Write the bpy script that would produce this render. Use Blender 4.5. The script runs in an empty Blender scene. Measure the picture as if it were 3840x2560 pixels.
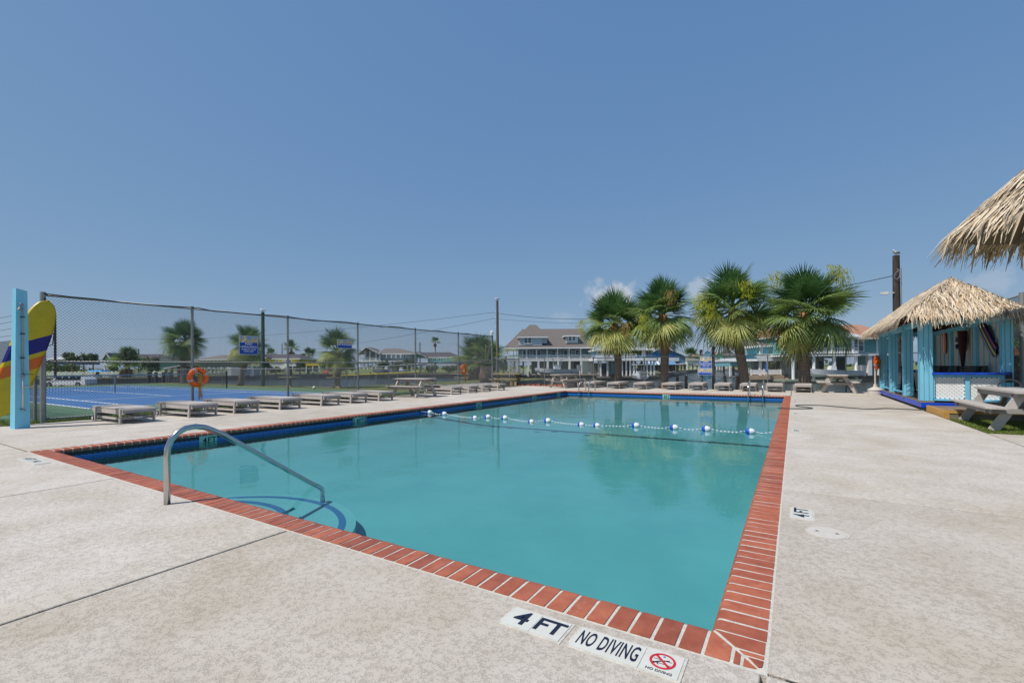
import bpy, bmesh, math, random
from mathutils import Vector, Matrix
R = math.radians
random.seed(7)
scn = bpy.context.scene
col = scn.collection

# ------------------------------------------------------------------ camera
YAW, PITCH, ROLL = 0.55, 0.005, 0.007
CAM = Vector((0.339, -2.299, 1.218))
FPX, SHY = 1725.9, 84.3            # focal length and lens shift, measured on the 3840 px wide photograph
_r = Vector((math.cos(YAW), math.sin(YAW), 0)); _f = Vector((-math.sin(YAW), math.cos(YAW), 0)); _u = Vector((0, 0, 1))
_f2 = _f*math.cos(PITCH)+_u*math.sin(PITCH); _u2 = _u*math.cos(PITCH)-_f*math.sin(PITCH)
_rc = _r*math.cos(ROLL)-_u2*math.sin(ROLL); _uc = _r*math.sin(ROLL)+_u2*math.cos(ROLL)
cam = bpy.data.cameras.new('camera'); camo = bpy.data.objects.new('camera', cam); col.objects.link(camo)
m3 = Matrix((_rc, _uc, -_f2)).transposed()
camo.matrix_world = Matrix.Translation(CAM) @ m3.to_4x4()
cam.sensor_fit = 'HORIZONTAL'; cam.sensor_width = 36; cam.lens = FPX*36/3840; cam.shift_y = SHY/3840
cam.clip_start = 0.05; cam.clip_end = 6000
scn.camera = camo

# ------------------------------------------------------------------ sky, sun, exposure
SUN_EL = 57.0; SUN_AZ = 213.0      # azimuth clockwise from +Y
w = bpy.data.worlds.new('World'); scn.world = w; w.use_nodes = True
nt = w.node_tree; nt.nodes.clear()
N = nt.nodes.new; LK = nt.links.new
out = N('ShaderNodeOutputWorld'); bg = N('ShaderNodeBackground'); sky = N('ShaderNodeTexSky')
sky.sky_type = 'NISHITA'; sky.sun_disc = False
sky.sun_elevation = R(SUN_EL); sky.sun_rotation = R(SUN_AZ)
sky.air_density = 0.8; sky.dust_density = 0.6; sky.ozone_density = 5.0; sky.altitude = 0
bg.inputs['Strength'].default_value = 0.1
# tone response of the sky: a power curve per channel, the same in every direction
spc = N('ShaderNodeSeparateColor'); LK(sky.outputs[0], spc.inputs[0]); cmb = N('ShaderNodeCombineColor')
for i_, (g_, k_) in enumerate(((.55, .522), (.378, .531), (.172, .592))):
    p_ = N('ShaderNodeMath'); p_.operation = 'POWER'; sc0 = N('ShaderNodeMath'); sc0.operation = 'MULTIPLY'; sc0.inputs[1].default_value = .1; LK(spc.outputs[i_], sc0.inputs[0])
    LK(sc0.outputs[0], p_.inputs[0]); p_.inputs[1].default_value = g_
    k2 = N('ShaderNodeMath'); k2.operation = 'MULTIPLY'; k2.inputs[1].default_value = k_*10; LK(p_.outputs[0], k2.inputs[0]); LK(k2.outputs[0], cmb.inputs[i_])
# small fair-weather clouds standing low over the horizon
tc = N('ShaderNodeTexCoord'); sep = N('ShaderNodeSeparateXYZ'); LK(tc.outputs['Generated'], sep.inputs[0])
def mth(op, a, b=None, c=None):
    n = N('ShaderNodeMath'); n.operation = op; n.use_clamp = False
    for i, v in enumerate((a, b, c)):
        if v is None: continue
        if hasattr(v, 'is_linked'): LK(v, n.inputs[i])
        else: n.inputs[i].default_value = v
    return n.outputs[0]
no = N('ShaderNodeTexNoise'); no.inputs['Scale'].default_value = 26; no.inputs['Detail'].default_value = 4; no.inputs['Roughness'].default_value = .6; LK(tc.outputs['Generated'], no.inputs[0])
def cloud(az, el, ra, re, seed):
    dx, dy, dz = math.sin(R(az))*math.cos(R(el)), math.cos(R(az))*math.cos(R(el)), math.sin(R(el))
    tx, ty = math.cos(R(az)), -math.sin(R(az))
    a = mth('ADD', mth('MULTIPLY', sep.outputs[0], tx), mth('MULTIPLY', sep.outputs[1], ty))
    a2 = mth('DIVIDE', a, math.tan(R(ra)))
    e = mth('DIVIDE', mth('SUBTRACT', sep.outputs[2], dz), math.tan(R(re)))
    front = mth('GREATER_THAN', mth('ADD', mth('MULTIPLY', sep.outputs[0], dx), mth('MULTIPLY', sep.outputs[1], dy)), 0.3)
    d = mth('SQRT', mth('ADD', mth('MULTIPLY', a2, a2), mth('MULTIPLY', e, e)))
    s = mth('SUBTRACT', mth('ADD', 1.0, mth('MULTIPLY', mth('SUBTRACT', no.outputs[0], .5), 2.6)), d)
    mr = N('ShaderNodeMapRange'); mr.interpolation_type = 'SMOOTHSTEP'; mr.inputs[1].default_value = 0; mr.inputs[2].default_value = .75; LK(s, mr.inputs[0])
    return mth('MULTIPLY', mr.outputs[0], front)
AZC = -math.degrees(YAW)
def azof(px): return AZC+math.degrees(math.atan((px-1920)/FPX))
cl = [cloud(azof(2300), 8.2, 3.3, 2.4, 3.1), cloud(azof(2640), 7.6, 2.2, 2.6, 8.4), cloud(azof(3715), 7.0, 2.6, 1.2, 5.2), cloud(azof(2110), 6.0, 1.5, .9, 1.7)]
wts = (.62, .36, .22, .14)
prev = cmb.outputs[0]
for c, wt in zip(cl, wts):
    mx = N('ShaderNodeMix'); mx.data_type = 'RGBA'; LK(mth('MULTIPLY', c, wt), mx.inputs[0]); LK(prev, mx.inputs[6]); mx.inputs[7].default_value = (6.6, 6.7, 6.9, 1); prev = mx.outputs[2]
LK(prev, bg.inputs['Color']); LK(bg.outputs[0], out.inputs[0])
sl = bpy.data.lights.new('sun', 'SUN'); sl.energy = 4.2; sl.angle = R(.53); sl.color = (1.0, .955, .90)
so = bpy.data.objects.new('sun', sl); col.objects.link(so)
sd = Vector((math.sin(R(SUN_AZ))*math.cos(R(SUN_EL)), math.cos(R(SUN_AZ))*math.cos(R(SUN_EL)), math.sin(R(SUN_EL))))
so.rotation_euler = sd.to_track_quat('Z', 'Y').to_euler(); so.location = (-20, -20, 40)
vs = scn.view_settings; vs.view_transform = 'Standard'; vs.look = 'None'; vs.gamma = 1; vs.exposure = 0; vs.use_curve_mapping = False
cy = scn.cycles; cy.max_bounces = 10; cy.transparent_max_bounces = 24; cy.caustics_reflective = False; cy.caustics_refractive = False

# ------------------------------------------------------------------ helpers
def S(r, g, b):
    f = lambda c: (c/255/12.92 if c/255 <= .04045 else ((c/255+.055)/1.055)**2.4)
    return (f(r), f(g), f(b), 1)
MATS = {}
def mat(name, c, rough=.65, metal=0, var=.12, scale=4, bump=0, bscale=40, rnd=0, spec=.4, aniso=None, c2=None, detail=6):
    if name in MATS: return MATS[name]
    m = bpy.data.materials.new(name); m.use_nodes = True; t = m.node_tree; b = t.nodes['Principled BSDF']
    b.inputs['Roughness'].default_value = rough; b.inputs['Metallic'].default_value = metal; b.inputs['Specular IOR Level'].default_value = spec
    t_c = t.nodes.new('ShaderNodeTexCoord'); mp = t.nodes.new('ShaderNodeMapping'); t.links.new(t_c.outputs['Object'], mp.inputs[0])
    if aniso: mp.inputs['Scale'].default_value = aniso
    n = t.nodes.new('ShaderNodeTexNoise'); n.inputs['Scale'].default_value = scale; n.inputs['Detail'].default_value = detail; n.inputs['Roughness'].default_value = .62
    t.links.new(mp.outputs[0], n.inputs[0])
    rp = t.nodes.new('ShaderNodeValToRGB'); rp.color_ramp.elements[0].position = .3; rp.color_ramp.elements[1].position = .7
    a = [max(0, x*(1-var)) for x in c[:3]]; bb = [min(1, x*(1+var)) for x in c[:3]]
    if c2: bb = c2[:3]
    rp.color_ramp.elements[0].color = (*a, 1); rp.color_ramp.elements[1].color = (*bb, 1)
    t.links.new(n.outputs[0], rp.inputs[0]); o = rp.outputs[0]
    if rnd:
        oi = t.nodes.new('ShaderNodeObjectInfo'); h = t.nodes.new('ShaderNodeHueSaturation')
        mr = t.nodes.new('ShaderNodeMapRange'); mr.inputs[3].default_value = 1-rnd; mr.inputs[4].default_value = 1+rnd
        t.links.new(oi.outputs['Random'], mr.inputs[0]); t.links.new(mr.outputs[0], h.inputs['Value']); t.links.new(o, h.inputs['Color']); o = h.outputs[0]
    t.links.new(o, b.inputs['Base Color'])
    if bump:
        nb = t.nodes.new('ShaderNodeTexNoise'); nb.inputs['Scale'].default_value = bscale; nb.inputs['Detail'].default_value = 5; t.links.new(mp.outputs[0], nb.inputs[0])
        bu = t.nodes.new('ShaderNodeBump'); bu.inputs['Strength'].default_value = bump; bu.inputs['Distance'].default_value = .01
        t.links.new(nb.outputs[0], bu.inputs['Height']); t.links.new(bu.outputs[0], b.inputs['Normal'])
    MATS[name] = m; return m
def leafmat(name, c, var=.3, trans=.35, rough=.5, scale=3, rnd=.15):
    m = mat(name, c, rough, 0, var, scale, rnd=rnd, spec=.35)
    t = m.node_tree; b = t.nodes['Principled BSDF']; o = t.nodes['Material Output']
    tr = t.nodes.new('ShaderNodeBsdfTranslucent'); mx = t.nodes.new('ShaderNodeMixShader'); mx.inputs[0].default_value = trans
    src = b.inputs['Base Color'].links[0].from_socket; t.links.new(src, tr.inputs[0])
    t.links.new(b.outputs[0], mx.inputs[1]); t.links.new(tr.outputs[0], mx.inputs[2]); t.links.new(mx.outputs[0], o.inputs[0])
    return m

class MB:
    def __init__(s): s.v = []; s.f = []; s.m = []
    def add(s, vs, fs, mi=0):
        o = len(s.v); s.v += [tuple(x) for x in vs]; s.f += [tuple(i+o for i in f) for f in fs]; s.m += [mi]*len(fs); return s
    def hexa(s, p, mi=0):     # 8 points: bottom 4 ccw, top 4 ccw
        return s.add(p, [(3,2,1,0),(4,5,6,7),(0,1,5,4),(1,2,6,5),(2,3,7,6),(3,0,4,7)], mi)
    def box(s, x0, x1, y0, y1, z0, z1, mi=0):
        return s.hexa([(x0,y0,z0),(x1,y0,z0),(x1,y1,z0),(x0,y1,z0),(x0,y0,z1),(x1,y0,z1),(x1,y1,z1),(x0,y1,z1)], mi)
    def cbox(s, c, d, mi=0): return s.box(c[0]-d[0]/2,c[0]+d[0]/2,c[1]-d[1]/2,c[1]+d[1]/2,c[2]-d[2]/2,c[2]+d[2]/2,mi)
    def beam(s, a, b, w, h, up=(0,0,1), mi=0, w2=None, h2=None):
        a = Vector(a); b = Vector(b); d = (b-a).normalized(); up = Vector(up)
        if abs(d.dot(up)) > .99: up = Vector((0,1,0))
        x = d.cross(up).normalized(); z = x.cross(d).normalized(); w2 = w2 or w; h2 = h2 or h
        P = []
        for p, ww, hh in ((a,w,h),(b,w2,h2)):
            P += [p-x*ww/2-z*hh/2, p+x*ww/2-z*hh/2, p+x*ww/2+z*hh/2, p-x*ww/2+z*hh/2]
        return s.add(P, [(0,1,2,3),(7,6,5,4),(0,4,5,1),(1,5,6,2),(2,6,7,3),(3,7,4,0)], mi)
    def tube(s, pts, r, n=8, closed=False, mi=0, caps=True):
        pts = [Vector(p) for p in pts]; k = len(pts); rs = r if isinstance(r, (list, tuple)) else [r]*k
        o = len(s.v); px = None
        for i, p in enumerate(pts):
            if closed: d = pts[(i+1)%k]-pts[i-1]
            else: d = pts[min(i+1,k-1)]-pts[max(i-1,0)]
            d.normalize()
            if px is None:
                up = Vector((0,0,1)) if abs(d.z) < .95 else Vector((1,0,0)); px = d.cross(up).normalized()
            else:
                px = (px-d*px.dot(d)).normalized()
            py = d.cross(px)
            for j in range(n):
                a = 2*math.pi*j/n; s.v.append(tuple(p+(px*math.cos(a)+py*math.sin(a))*rs[i]))
        for i in range(k if closed else k-1):
            for j in range(n):
                a = o+i*n+j; b = o+i*n+(j+1)%n; c = o+((i+1)%k)*n+(j+1)%n; d = o+((i+1)%k)*n+j
                s.f.append((a,b,c,d)); s.m.append(mi)
        if caps and not closed:
            s.f.append(tuple(o+j for j in reversed(range(n)))); s.m.append(mi)
            s.f.append(tuple(o+(k-1)*n+j for j in range(n))); s.m.append(mi)
        return s
    def lathe(s, prof, n=16, c=(0,0,0), mi=0):
        o = len(s.v)
        for r, z in prof:
            for j in range(n):
                a = 2*math.pi*j/n; s.v.append((c[0]+r*math.cos(a), c[1]+r*math.sin(a), c[2]+z))
        for i in range(len(prof)-1):
            for j in range(n):
                s.f.append((o+i*n+j, o+i*n+(j+1)%n, o+(i+1)*n+(j+1)%n, o+(i+1)*n+j)); s.m.append(mi)
        s.f.append(tuple(o+j for j in reversed(range(n)))); s.m.append(mi)
        s.f.append(tuple(o+(len(prof)-1)*n+j for j in range(n))); s.m.append(mi)
        return s
    def prism(s, poly, a, b, axis='z', mi=0):   # polygon (2D) extruded from a to b along an axis
        f = {'z': lambda p, t: (p[0],p[1],t), 'y': lambda p, t: (p[0],t,p[1]), 'x': lambda p, t: (t,p[0],p[1])}[axis]
        n = len(poly); vs = [f(p,a) for p in poly]+[f(p,b) for p in poly]
        return s.add(vs, [tuple(range(n-1,-1,-1)), tuple(range(n,2*n))]+[(i,(i+1)%n,n+(i+1)%n,n+i) for i in range(n)], mi)
    def quad(s, a, b, c, d, mi=0): return s.add([a,b,c,d], [(0,1,2,3)], mi)
    def mesh(s, name, mats, smooth=False, fix=True):
        me = bpy.data.meshes.new(name); me.from_pydata(s.v, [], s.f)
        for m in (mats if isinstance(mats, (list, tuple)) else [mats]): me.materials.append(m)
        me.polygons.foreach_set('material_index', s.m)
        if fix:
            bm = bmesh.new(); bm.from_mesh(me); bmesh.ops.recalc_face_normals(bm, faces=bm.faces); bm.to_mesh(me); bm.free()
        if smooth:
            me.polygons.foreach_set('use_smooth', [True]*len(me.polygons))
            if smooth != 2: me.set_sharp_from_angle(angle=R(40))
        me.update(); return me
    def build(s, name, mats, parent=None, smooth=False, fix=True, loc=None, rz=0):
        return place(name, s.mesh(name, mats, smooth, fix), parent, loc, rz)
def place(name, me, parent=None, loc=None, rz=0, rot=None, sc=None):
    o = bpy.data.objects.new(name, me); col.objects.link(o)
    if parent: o.parent = parent
    if loc is not None: o.location = loc
    if rot is not None: o.rotation_euler = rot
    elif rz: o.rotation_euler = (0,0,rz)
    if sc is not None: o.scale = sc if isinstance(sc, (tuple, list)) else (sc,sc,sc)
    return o
def tag(o, label, cat, group=None):
    o['label'] = label; o['category'] = cat
    if group: o['group'] = group
    return o
def thing(name, label, cat, loc=(0,0,0), rz=0, group=None):
    o = bpy.data.objects.new(name, None); col.objects.link(o); o.location = loc; o.rotation_euler = (0,0,rz); o.empty_display_size = .1
    return tag(o, label, cat, group)
def struct(o): o['kind'] = 'structure'; return o
def stuff(o): o['kind'] = 'stuff'; return o
def dup(o, parent=None):
    c = o.copy(); col.objects.link(c); c.parent = parent
    for ch in o.children: dup(ch, c)
    return c
_tc = {}
def text_mesh(body, size, mt, ext=.001, bold=.0, ax='CENTER', xs=1.0):
    k = (body,size,mt.name,ext,bold,xs)
    if k in _tc: return _tc[k]
    cu = bpy.data.curves.new('t', 'FONT'); cu.body = body; cu.size = size; cu.extrude = ext; cu.offset = bold*size; cu.align_x = ax; cu.align_y = 'CENTER'; cu.space_character = 1.08 if xs < .5 else 1.0
    cu.resolution_u = 3
    ob = bpy.data.objects.new('t', cu); col.objects.link(ob); dg = bpy.context.evaluated_depsgraph_get()
    me = bpy.data.meshes.new_from_object(ob.evaluated_get(dg)); bpy.data.objects.remove(ob); bpy.data.curves.remove(cu)
    if xs != 1: me.transform(Matrix.Diagonal((xs,1,1,1)))
    me.materials.clear(); me.materials.append(mt); _tc[k] = me; return me
def yh(px): return 1372.5-(px-1920)*.007
def at(px, py, D):       # survey: a point sighted at photo pixel (px,py), D metres out along the view
    z = CAM.z+(yh(px)-py)/FPX*D
    p = CAM+_r*((px-1920)/FPX*D)+_f*D
    return Vector((p.x, p.y, z))
def flat(px, D, z=0): p = at(px, 0, D); return Vector((p.x, p.y, z))
def clipline(x0, x1, z0, z1, c, s):
    # segment of z = s*(x)+c inside a rectangle (s = +-1)
    xa, xb = x0, x1
    za = s*xa+c; zb = s*xb+c
    if s > 0: xa = max(xa, z0-c); xb = min(xb, z1-c)
    else: xa = max(xa, c-z1); xb = min(xb, c-z0)
    if xb-xa < .02: return None
    return (xa, s*xa+c, xb, s*xb+c)
def mesh_panel(mb, x0, x1, z0, z1, pitch, w, t, y=0, mi=0, gap=0):
    # two crossing families of diagonal wires / slats in the XZ plane; pitch measured horizontally
    for s in (1,-1):
        if s > 0: lo, hi = z0-x1, z1-x0
        else: lo, hi = z0+x0, z1+x1
        n = int((hi-lo)/pitch)+1
        for i in range(n+1):
            c = lo+i*pitch; q = clipline(x0,x1,z0,z1,c,s)
            if q: mb.beam((q[0],y+s*gap,q[1]), (q[2],y+s*gap,q[3]), w, t, up=(0,1,0), mi=mi)
    return mb
# ------------------------------------------------------------------ setting materials
def newmat(name):
    m = bpy.data.materials.new(name); m.use_nodes = True; MATS[name] = m; return m, m.node_tree, m.node_tree.nodes['Principled BSDF']
def nd(t, typ, **kw):
    n = t.nodes.new(typ)
    for k, v in kw.items():
        if k.startswith('i'): n.inputs[int(k[1:])].default_value = v
        else: setattr(n, k, v)
    return n
def ramp(t, src, pts):
    r = t.nodes.new('ShaderNodeValToRGB'); e = r.color_ramp.elements
    while len(e) < len(pts): e.new(.5)
    for q, (p, c) in zip(e, pts): q.position = p; q.color = c if len(c) == 4 else (*c, 1)
    t.links.new(src, r.inputs[0]); return r.outputs[0]
def noise(t, vec, sc, det=5, ro=.6, dist=0):
    n = t.nodes.new('ShaderNodeTexNoise'); n.inputs['Scale'].default_value = sc; n.inputs['Detail'].default_value = det; n.inputs['Roughness'].default_value = ro; n.inputs['Distortion'].default_value = dist
    t.links.new(vec, n.inputs[0]); return n.outputs[0]
def mixc(t, f, a, b, mode='MIX'):
    m = t.nodes.new('ShaderNodeMix'); m.data_type = 'RGBA'; m.blend_type = mode
    for s, v in ((m.inputs[0], f), (m.inputs[6], a), (m.inputs[7], b)):
        if hasattr(v, 'is_linked'): t.links.new(v, s)
        else: s.default_value = v
    return m.outputs[2]
def mt_(t, op, a, b=None):
    n = t.nodes.new('ShaderNodeMath'); n.operation = op
    for i, v in enumerate((a, b)):
        if v is None: continue
        if hasattr(v, 'is_linked'): t.links.new(v, n.inputs[i])
        else: n.inputs[i].default_value = v
    return n.outputs[0]
# trowelled knock-down concrete
m, t, b = newmat('deck_concrete'); V = nd(t, 'ShaderNodeTexCoord').outputs['Object']
mp = nd(t, 'ShaderNodeMapping'); mp.inputs['Scale'].default_value = (1, 1, 1); t.links.new(V, mp.inputs[0]); VV = mp.outputs[0]
fine = noise(t, VV, 95, 2, .6, .9); patch = noise(t, VV, 24, 3, .6, .4); big = noise(t, VV, .55, 5, .6); mid = noise(t, VV, 2.2, 4, .6)
comb = mt_(t, 'ADD', mt_(t, 'MULTIPLY', fine, .60), mt_(t, 'MULTIPLY', patch, .52))
dens = ramp(t, noise(t, VV, .8, 2), [(.35, (.0,.0,.0)), (.65, (.05,.05,.05))])
mask = ramp(t, mt_(t, 'ADD', comb, dens), [(.59, (0,0,0)), (.635, (.6,.6,.6)), (.75, (1,1,1))])
cc = mixc(t, mask, S(209,202,192), S(183,176,164))
tone = ramp(t, big, [(.3, S(238,233,223)), (.5, S(246,243,240)), (.72, (1,1,1))])
cc = mixc(t, 1.0, cc, tone, 'MULTIPLY')
tone2 = ramp(t, mid, [(.25, S(238,236,232)), (.6, (1,1,1))]); cc = mixc(t, .8, cc, tone2, 'MULTIPLY')
stn = noise(t, VV, 1.15, 6, .7, 1.2); st = ramp(t, stn, [(.66, (0,0,0)), (.80, (.16,.16,.16))]); cc = mixc(t, st, cc, S(128,120,108))
# dark pits
vo = nd(t, 'ShaderNodeTexVoronoi'); vo.inputs['Scale'].default_value = 7; t.links.new(VV, vo.inputs[0])
pit = ramp(t, vo.outputs['Distance'], [(.02, (1,1,1)), (.05, (0,0,0))]); pn = ramp(t, noise(t, VV, 3.1), [(.55, (0,0,0)), (.62, (1,1,1))])
cc = mixc(t, mt_(t, 'MULTIPLY', pit, mt_(t, 'MULTIPLY', pn, .55)), cc, S(110,102,90))
oi0 = nd(t, 'ShaderNodeObjectInfo'); sl0 = ramp(t, oi0.outputs['Random'], [(0, S(240,238,236)), (1, (1,1,1))]); cc = mixc(t, 1.0, cc, sl0, 'MULTIPLY')
st2 = ramp(t, noise(t, VV, 3.4, 5, .7, 1.5), [(.70, (0,0,0)), (.78, (.16,.16,.16))]); st3 = ramp(t, noise(t, VV, .35, 2), [(.5, (0,0,0)), (.6, (1,1,1))]); cc = mixc(t, mt_(t, 'MULTIPLY', st2, st3), cc, S(140,116,90))
t.links.new(cc, b.inputs['Base Color']); b.inputs['Roughness'].default_value = .82; b.inputs['Specular IOR Level'].default_value = .3
bu = nd(t, 'ShaderNodeBump'); bu.inputs['Strength'].default_value = .45; bu.inputs['Distance'].default_value = .005; bu.invert = True
t.links.new(mask, bu.inputs['Height']); t.links.new(bu.outputs[0], b.inputs['Normal']); M_DECK = m
M_GROUT = mat('mortar', S(196,190,178), .9, var=.18, scale=30, bump=.4, bscale=120)
M_JOINT = mat('joint_filler', S(58,54,48), .95, var=.3, scale=20)
# brick
m, t, b = newmat('red_brick'); V = nd(t, 'ShaderNodeTexCoord').outputs['Object']; oi = nd(t, 'ShaderNodeObjectInfo')
va = nd(t, 'ShaderNodeVectorMath'); va.operation = 'ADD'; sc_ = nd(t, 'ShaderNodeVectorMath'); sc_.operation = 'SCALE'; sc_.inputs[0].default_value = (17,31,5); t.links.new(oi.outputs['Random'], sc_.inputs['Scale'])
t.links.new(V, va.inputs[0]); t.links.new(sc_.outputs[0], va.inputs[1]); VV = va.outputs[0]
c0 = ramp(t, noise(t, VV, 9, 5), [(.3, S(160,84,56)), (.7, S(190,110,78))])
c1 = ramp(t, oi.outputs['Random'], [(0, S(214,206,210)), (.5, S(243,238,236)), (1, (1,1,1))]); c0 = mixc(t, 1.0, c0, c1, 'MULTIPLY')
ef = ramp(t, noise(t, VV, 15, 5, .65, .8), [(.56, (0,0,0)), (.72, (.55,.55,.55))]); ef2 = ramp(t, noise(t, VV, 2.2, 2), [(.5, (0,0,0)), (.66, (1,1,1))])
c0 = mixc(t, mt_(t, 'MULTIPLY', ef, ef2), c0, S(190,150,140)); t.links.new(c0, b.inputs['Base Color']); b.inputs['Roughness'].default_value = .5
bu = nd(t, 'ShaderNodeBump'); bu.inputs['Strength'].default_value = .25; bu.inputs['Distance'].default_value = .004; t.links.new(noise(t, VV, 60), bu.inputs['Height']); t.links.new(bu.outputs[0], b.inputs['Normal']); M_BRICK = m
# waterline tile: navy above, royal blue below, a scalloped line between
m, t, b = newmat('waterline_tile'); V = nd(t, 'ShaderNodeTexCoord').outputs['Object']; sp = nd(t, 'ShaderNodeSeparateXYZ'); t.links.new(V, sp.inputs[0])
wv = mt_(t, 'MULTIPLY', mt_(t, 'SINE', mt_(t, 'MULTIPLY', sp.outputs[0], 2*math.pi/.076)), .006)
h = mt_(t, 'SUBTRACT', sp.outputs[2], wv)
c0 = ramp(t, mt_(t, 'ADD', mt_(t, 'MULTIPLY', h, 5.0), .5), [(0, S(36,98,176)), (.575, S(40,106,186)), (.585, S(90,140,200)), (.61, S(90,140,200)), (.62, S(14,20,46)), (1, S(12,17,40))])
t.links.new(c0, b.inputs['Base Color']); b.inputs['Roughness'].default_value = .12; M_TILE = m
M_TGROUT = mat('tile_grout', S(120,140,150), .8, var=.1)
M_PLAST = mat('pool_plaster', S(146,190,190), .8, var=.05, scale=.8, c2=S(160,200,198))
M_STEPP = mat('step_plaster', S(166,200,200), .8, var=.05, scale=3)
M_STEPT = mat('step_edge_tile', S(74,112,170), .3, var=.15, scale=30)
M_NAVYT = mat('floor_line_tile', S(16,60,96), .4, var=.15, scale=20)
# pool water
m, t, b = newmat('pool_water'); t.nodes.remove(b); o = t.nodes['Material Output']; V = nd(t, 'ShaderNodeTexCoord').outputs['Object']
tr = nd(t, 'ShaderNodeBsdfTransparent'); tr.inputs[0].default_value = (.475,.765,.79,1); gl = nd(t, 'ShaderNodeBsdfGlossy'); gl.inputs['Roughness'].default_value = .015
n1 = noise(t, V, 1.6, 3, .5, .4); n2 = noise(t, V, 6.5, 3, .55, .3); amp = ramp(t, noise(t, V, .28, 3), [(.35, (.25,.25,.25)), (.7, (1,1,1))])
hh = mt_(t, 'MULTIPLY', mt_(t, 'ADD', mt_(t, 'MULTIPLY', n1, 1.0), mt_(t, 'MULTIPLY', n2, .22)), amp)
bu = nd(t, 'ShaderNodeBump'); bu.inputs['Strength'].default_value = 1.0; bu.inputs['Distance'].default_value = .009; t.links.new(hh, bu.inputs['Height'])
fr = nd(t, 'ShaderNodeFresnel'); fr.inputs[0].default_value = 1.333; t.links.new(bu.outputs[0], fr.inputs['Normal']); t.links.new(bu.outputs[0], gl.inputs['Normal'])
mx = nd(t, 'ShaderNodeMixShader'); t.links.new(fr.outputs[0], mx.inputs[0]); t.links.new(tr.outputs[0], mx.inputs[1]); t.links.new(gl.outputs[0], mx.inputs[2]); t.links.new(mx.outputs[0], o.inputs[0]); M_WATER = m
# canal water
m, t, b = newmat('canal_water'); V = nd(t, 'ShaderNodeTexCoord').outputs['Object']
t.links.new(ramp(t, noise(t, V, .12, 4), [(.35, S(52,58,54)), (.65, S(66,72,70))]), b.inputs['Base Color']); b.inputs['Roughness'].default_value = .12; b.inputs['IOR'].default_value = 1.33
bu = nd(t, 'ShaderNodeBump'); bu.inputs['Strength'].default_value = 1; bu.inputs['Distance'].default_value = .22
t.links.new(mt_(t, 'ADD', noise(t, V, 1.0, 4, .6, .5), mt_(t, 'MULTIPLY', noise(t, V, 4.5, 3), .3)), bu.inputs['Height']); t.links.new(bu.outputs[0], b.inputs['Normal']); M_CANAL = m
M_GRASS = mat('lawn', S(88,100,48), .9, var=.4, scale=2.2, bump=.6, bscale=60, c2=S(128,130,72))
M_FARLAND = mat('far_bank_grass', S(104,118,58), .95, var=.3, scale=.25, c2=S(140,142,84))
M_BULK = mat('bulkhead_concrete', S(140,130,114), .9, var=.3, scale=1.2, bump=.3, bscale=10)
M_WOODG = mat('weathered_wood', S(120,112,100), .85, var=.35, scale=6, aniso=(1,1,.15), bump=.4, bscale=25)
M_CBLUE = mat('court_blue', S(76,114,160), .95, var=.07, scale=.8, spec=.08)
M_CGREEN = mat('court_green', S(92,120,98), .95, var=.12, scale=.8, spec=.08)
M_WHITE = mat('white_paint', S(222,222,218), .6, var=.06, scale=5)
M_GALV = mat('galvanised_steel', S(150,154,158), .45, .6, var=.15, scale=8)
M_CHROME = mat('stainless_steel', S(190,190,188), .18, 1.0, var=.05, scale=8)
M_TXT = mat('navy_print', S(26,32,52), .5, var=.05)

# ------------------------------------------------------------------ ground, canal, far bank
PX0, PX1, PY0, PY1 = -9.144, 0.0, 0.0, 18.288
WZ, CZ, GZ, FZ = -.168, -1.2, -.07, -.4
mb = MB()
for x0, x1, y0, y1 in [(-400,-9.5,-200,-5),(-48.5,-9.5,-5,17.4),(-9.5,.35,-200,-.35),(.35,400,-200,17.4),(-16.6,-9.5,17.4,23.9),(-25.5,-20.5,17.4,40),(-9.5,.35,18.65,23.9),(.35,400,17.4,23.9)]:
    mb.quad((x0,y0,GZ),(x1,y0,GZ),(x1,y1,GZ),(x0,y1,GZ))
struct(mb.build('lawn', M_GRASS, fix=False))
mb = MB()
for a, bb in (((-48.5,-5),(-48.5,17.4)),((-400,-5),(-48.5,-5)),((-48.5,17.4),(-16.6,17.4)),((-16.6,17.4),(-16.6,23.9)),((-16.6,23.9),(400,23.9)),((-20.5,17.4),(-20.5,40)),((-25.5,17.4),(-25.5,40))):
    mb.quad((*a,GZ),(*bb,GZ),(*bb,-3),(*a,-3))
struct(mb.build('near_bulkhead', M_BULK))
c_ = at(1920, 1372, 0)
mb = MB(); mb.quad((-900,17.2,CZ),(900,17.2,CZ),(900,900,CZ),(-900,900,CZ)); mb.quad((-900,-6,CZ),(-48,-6,CZ),(-48,17.2,CZ),(-900,17.2,CZ)); struct(mb.build('canal_water', M_CANAL, fix=False))
bank = [(-2600,70),(-400,74),(560,80),(800,89),(1300,104),(1700,100),(1900,88),(2073,83),(2300,80),(2480,82),(2545,118),(2640,175),(2700,215),(2745,205),(2790,110),(2826,72),(2990,66),(3300,62),(3900,58),(5200,52)]
mb = MB(); pts = [flat(px, D, FZ) for px, D in bank]
far_ = [flat(px, 3500, FZ) for px in (-2600,-400,560,800,1300,1700,1900,2073,2300,2480,2545,2640,2700,2745,2790,2826,2990,3300,3900,5200)]
n = len(pts); vs = [tuple(p) for p in pts]+[tuple(p) for p in far_]+[(p.x,p.y,-3) for p in pts]
mb.add(vs, [(i,i+1,n+i+1,n+i) for i in range(n-1)], 0); mb.add(vs, [(i,i+1,2*n+i+1,2*n+i) for i in range(n-1)], 1)
struct(mb.build('far_bank', [M_FARLAND, M_BULK]))
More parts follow.
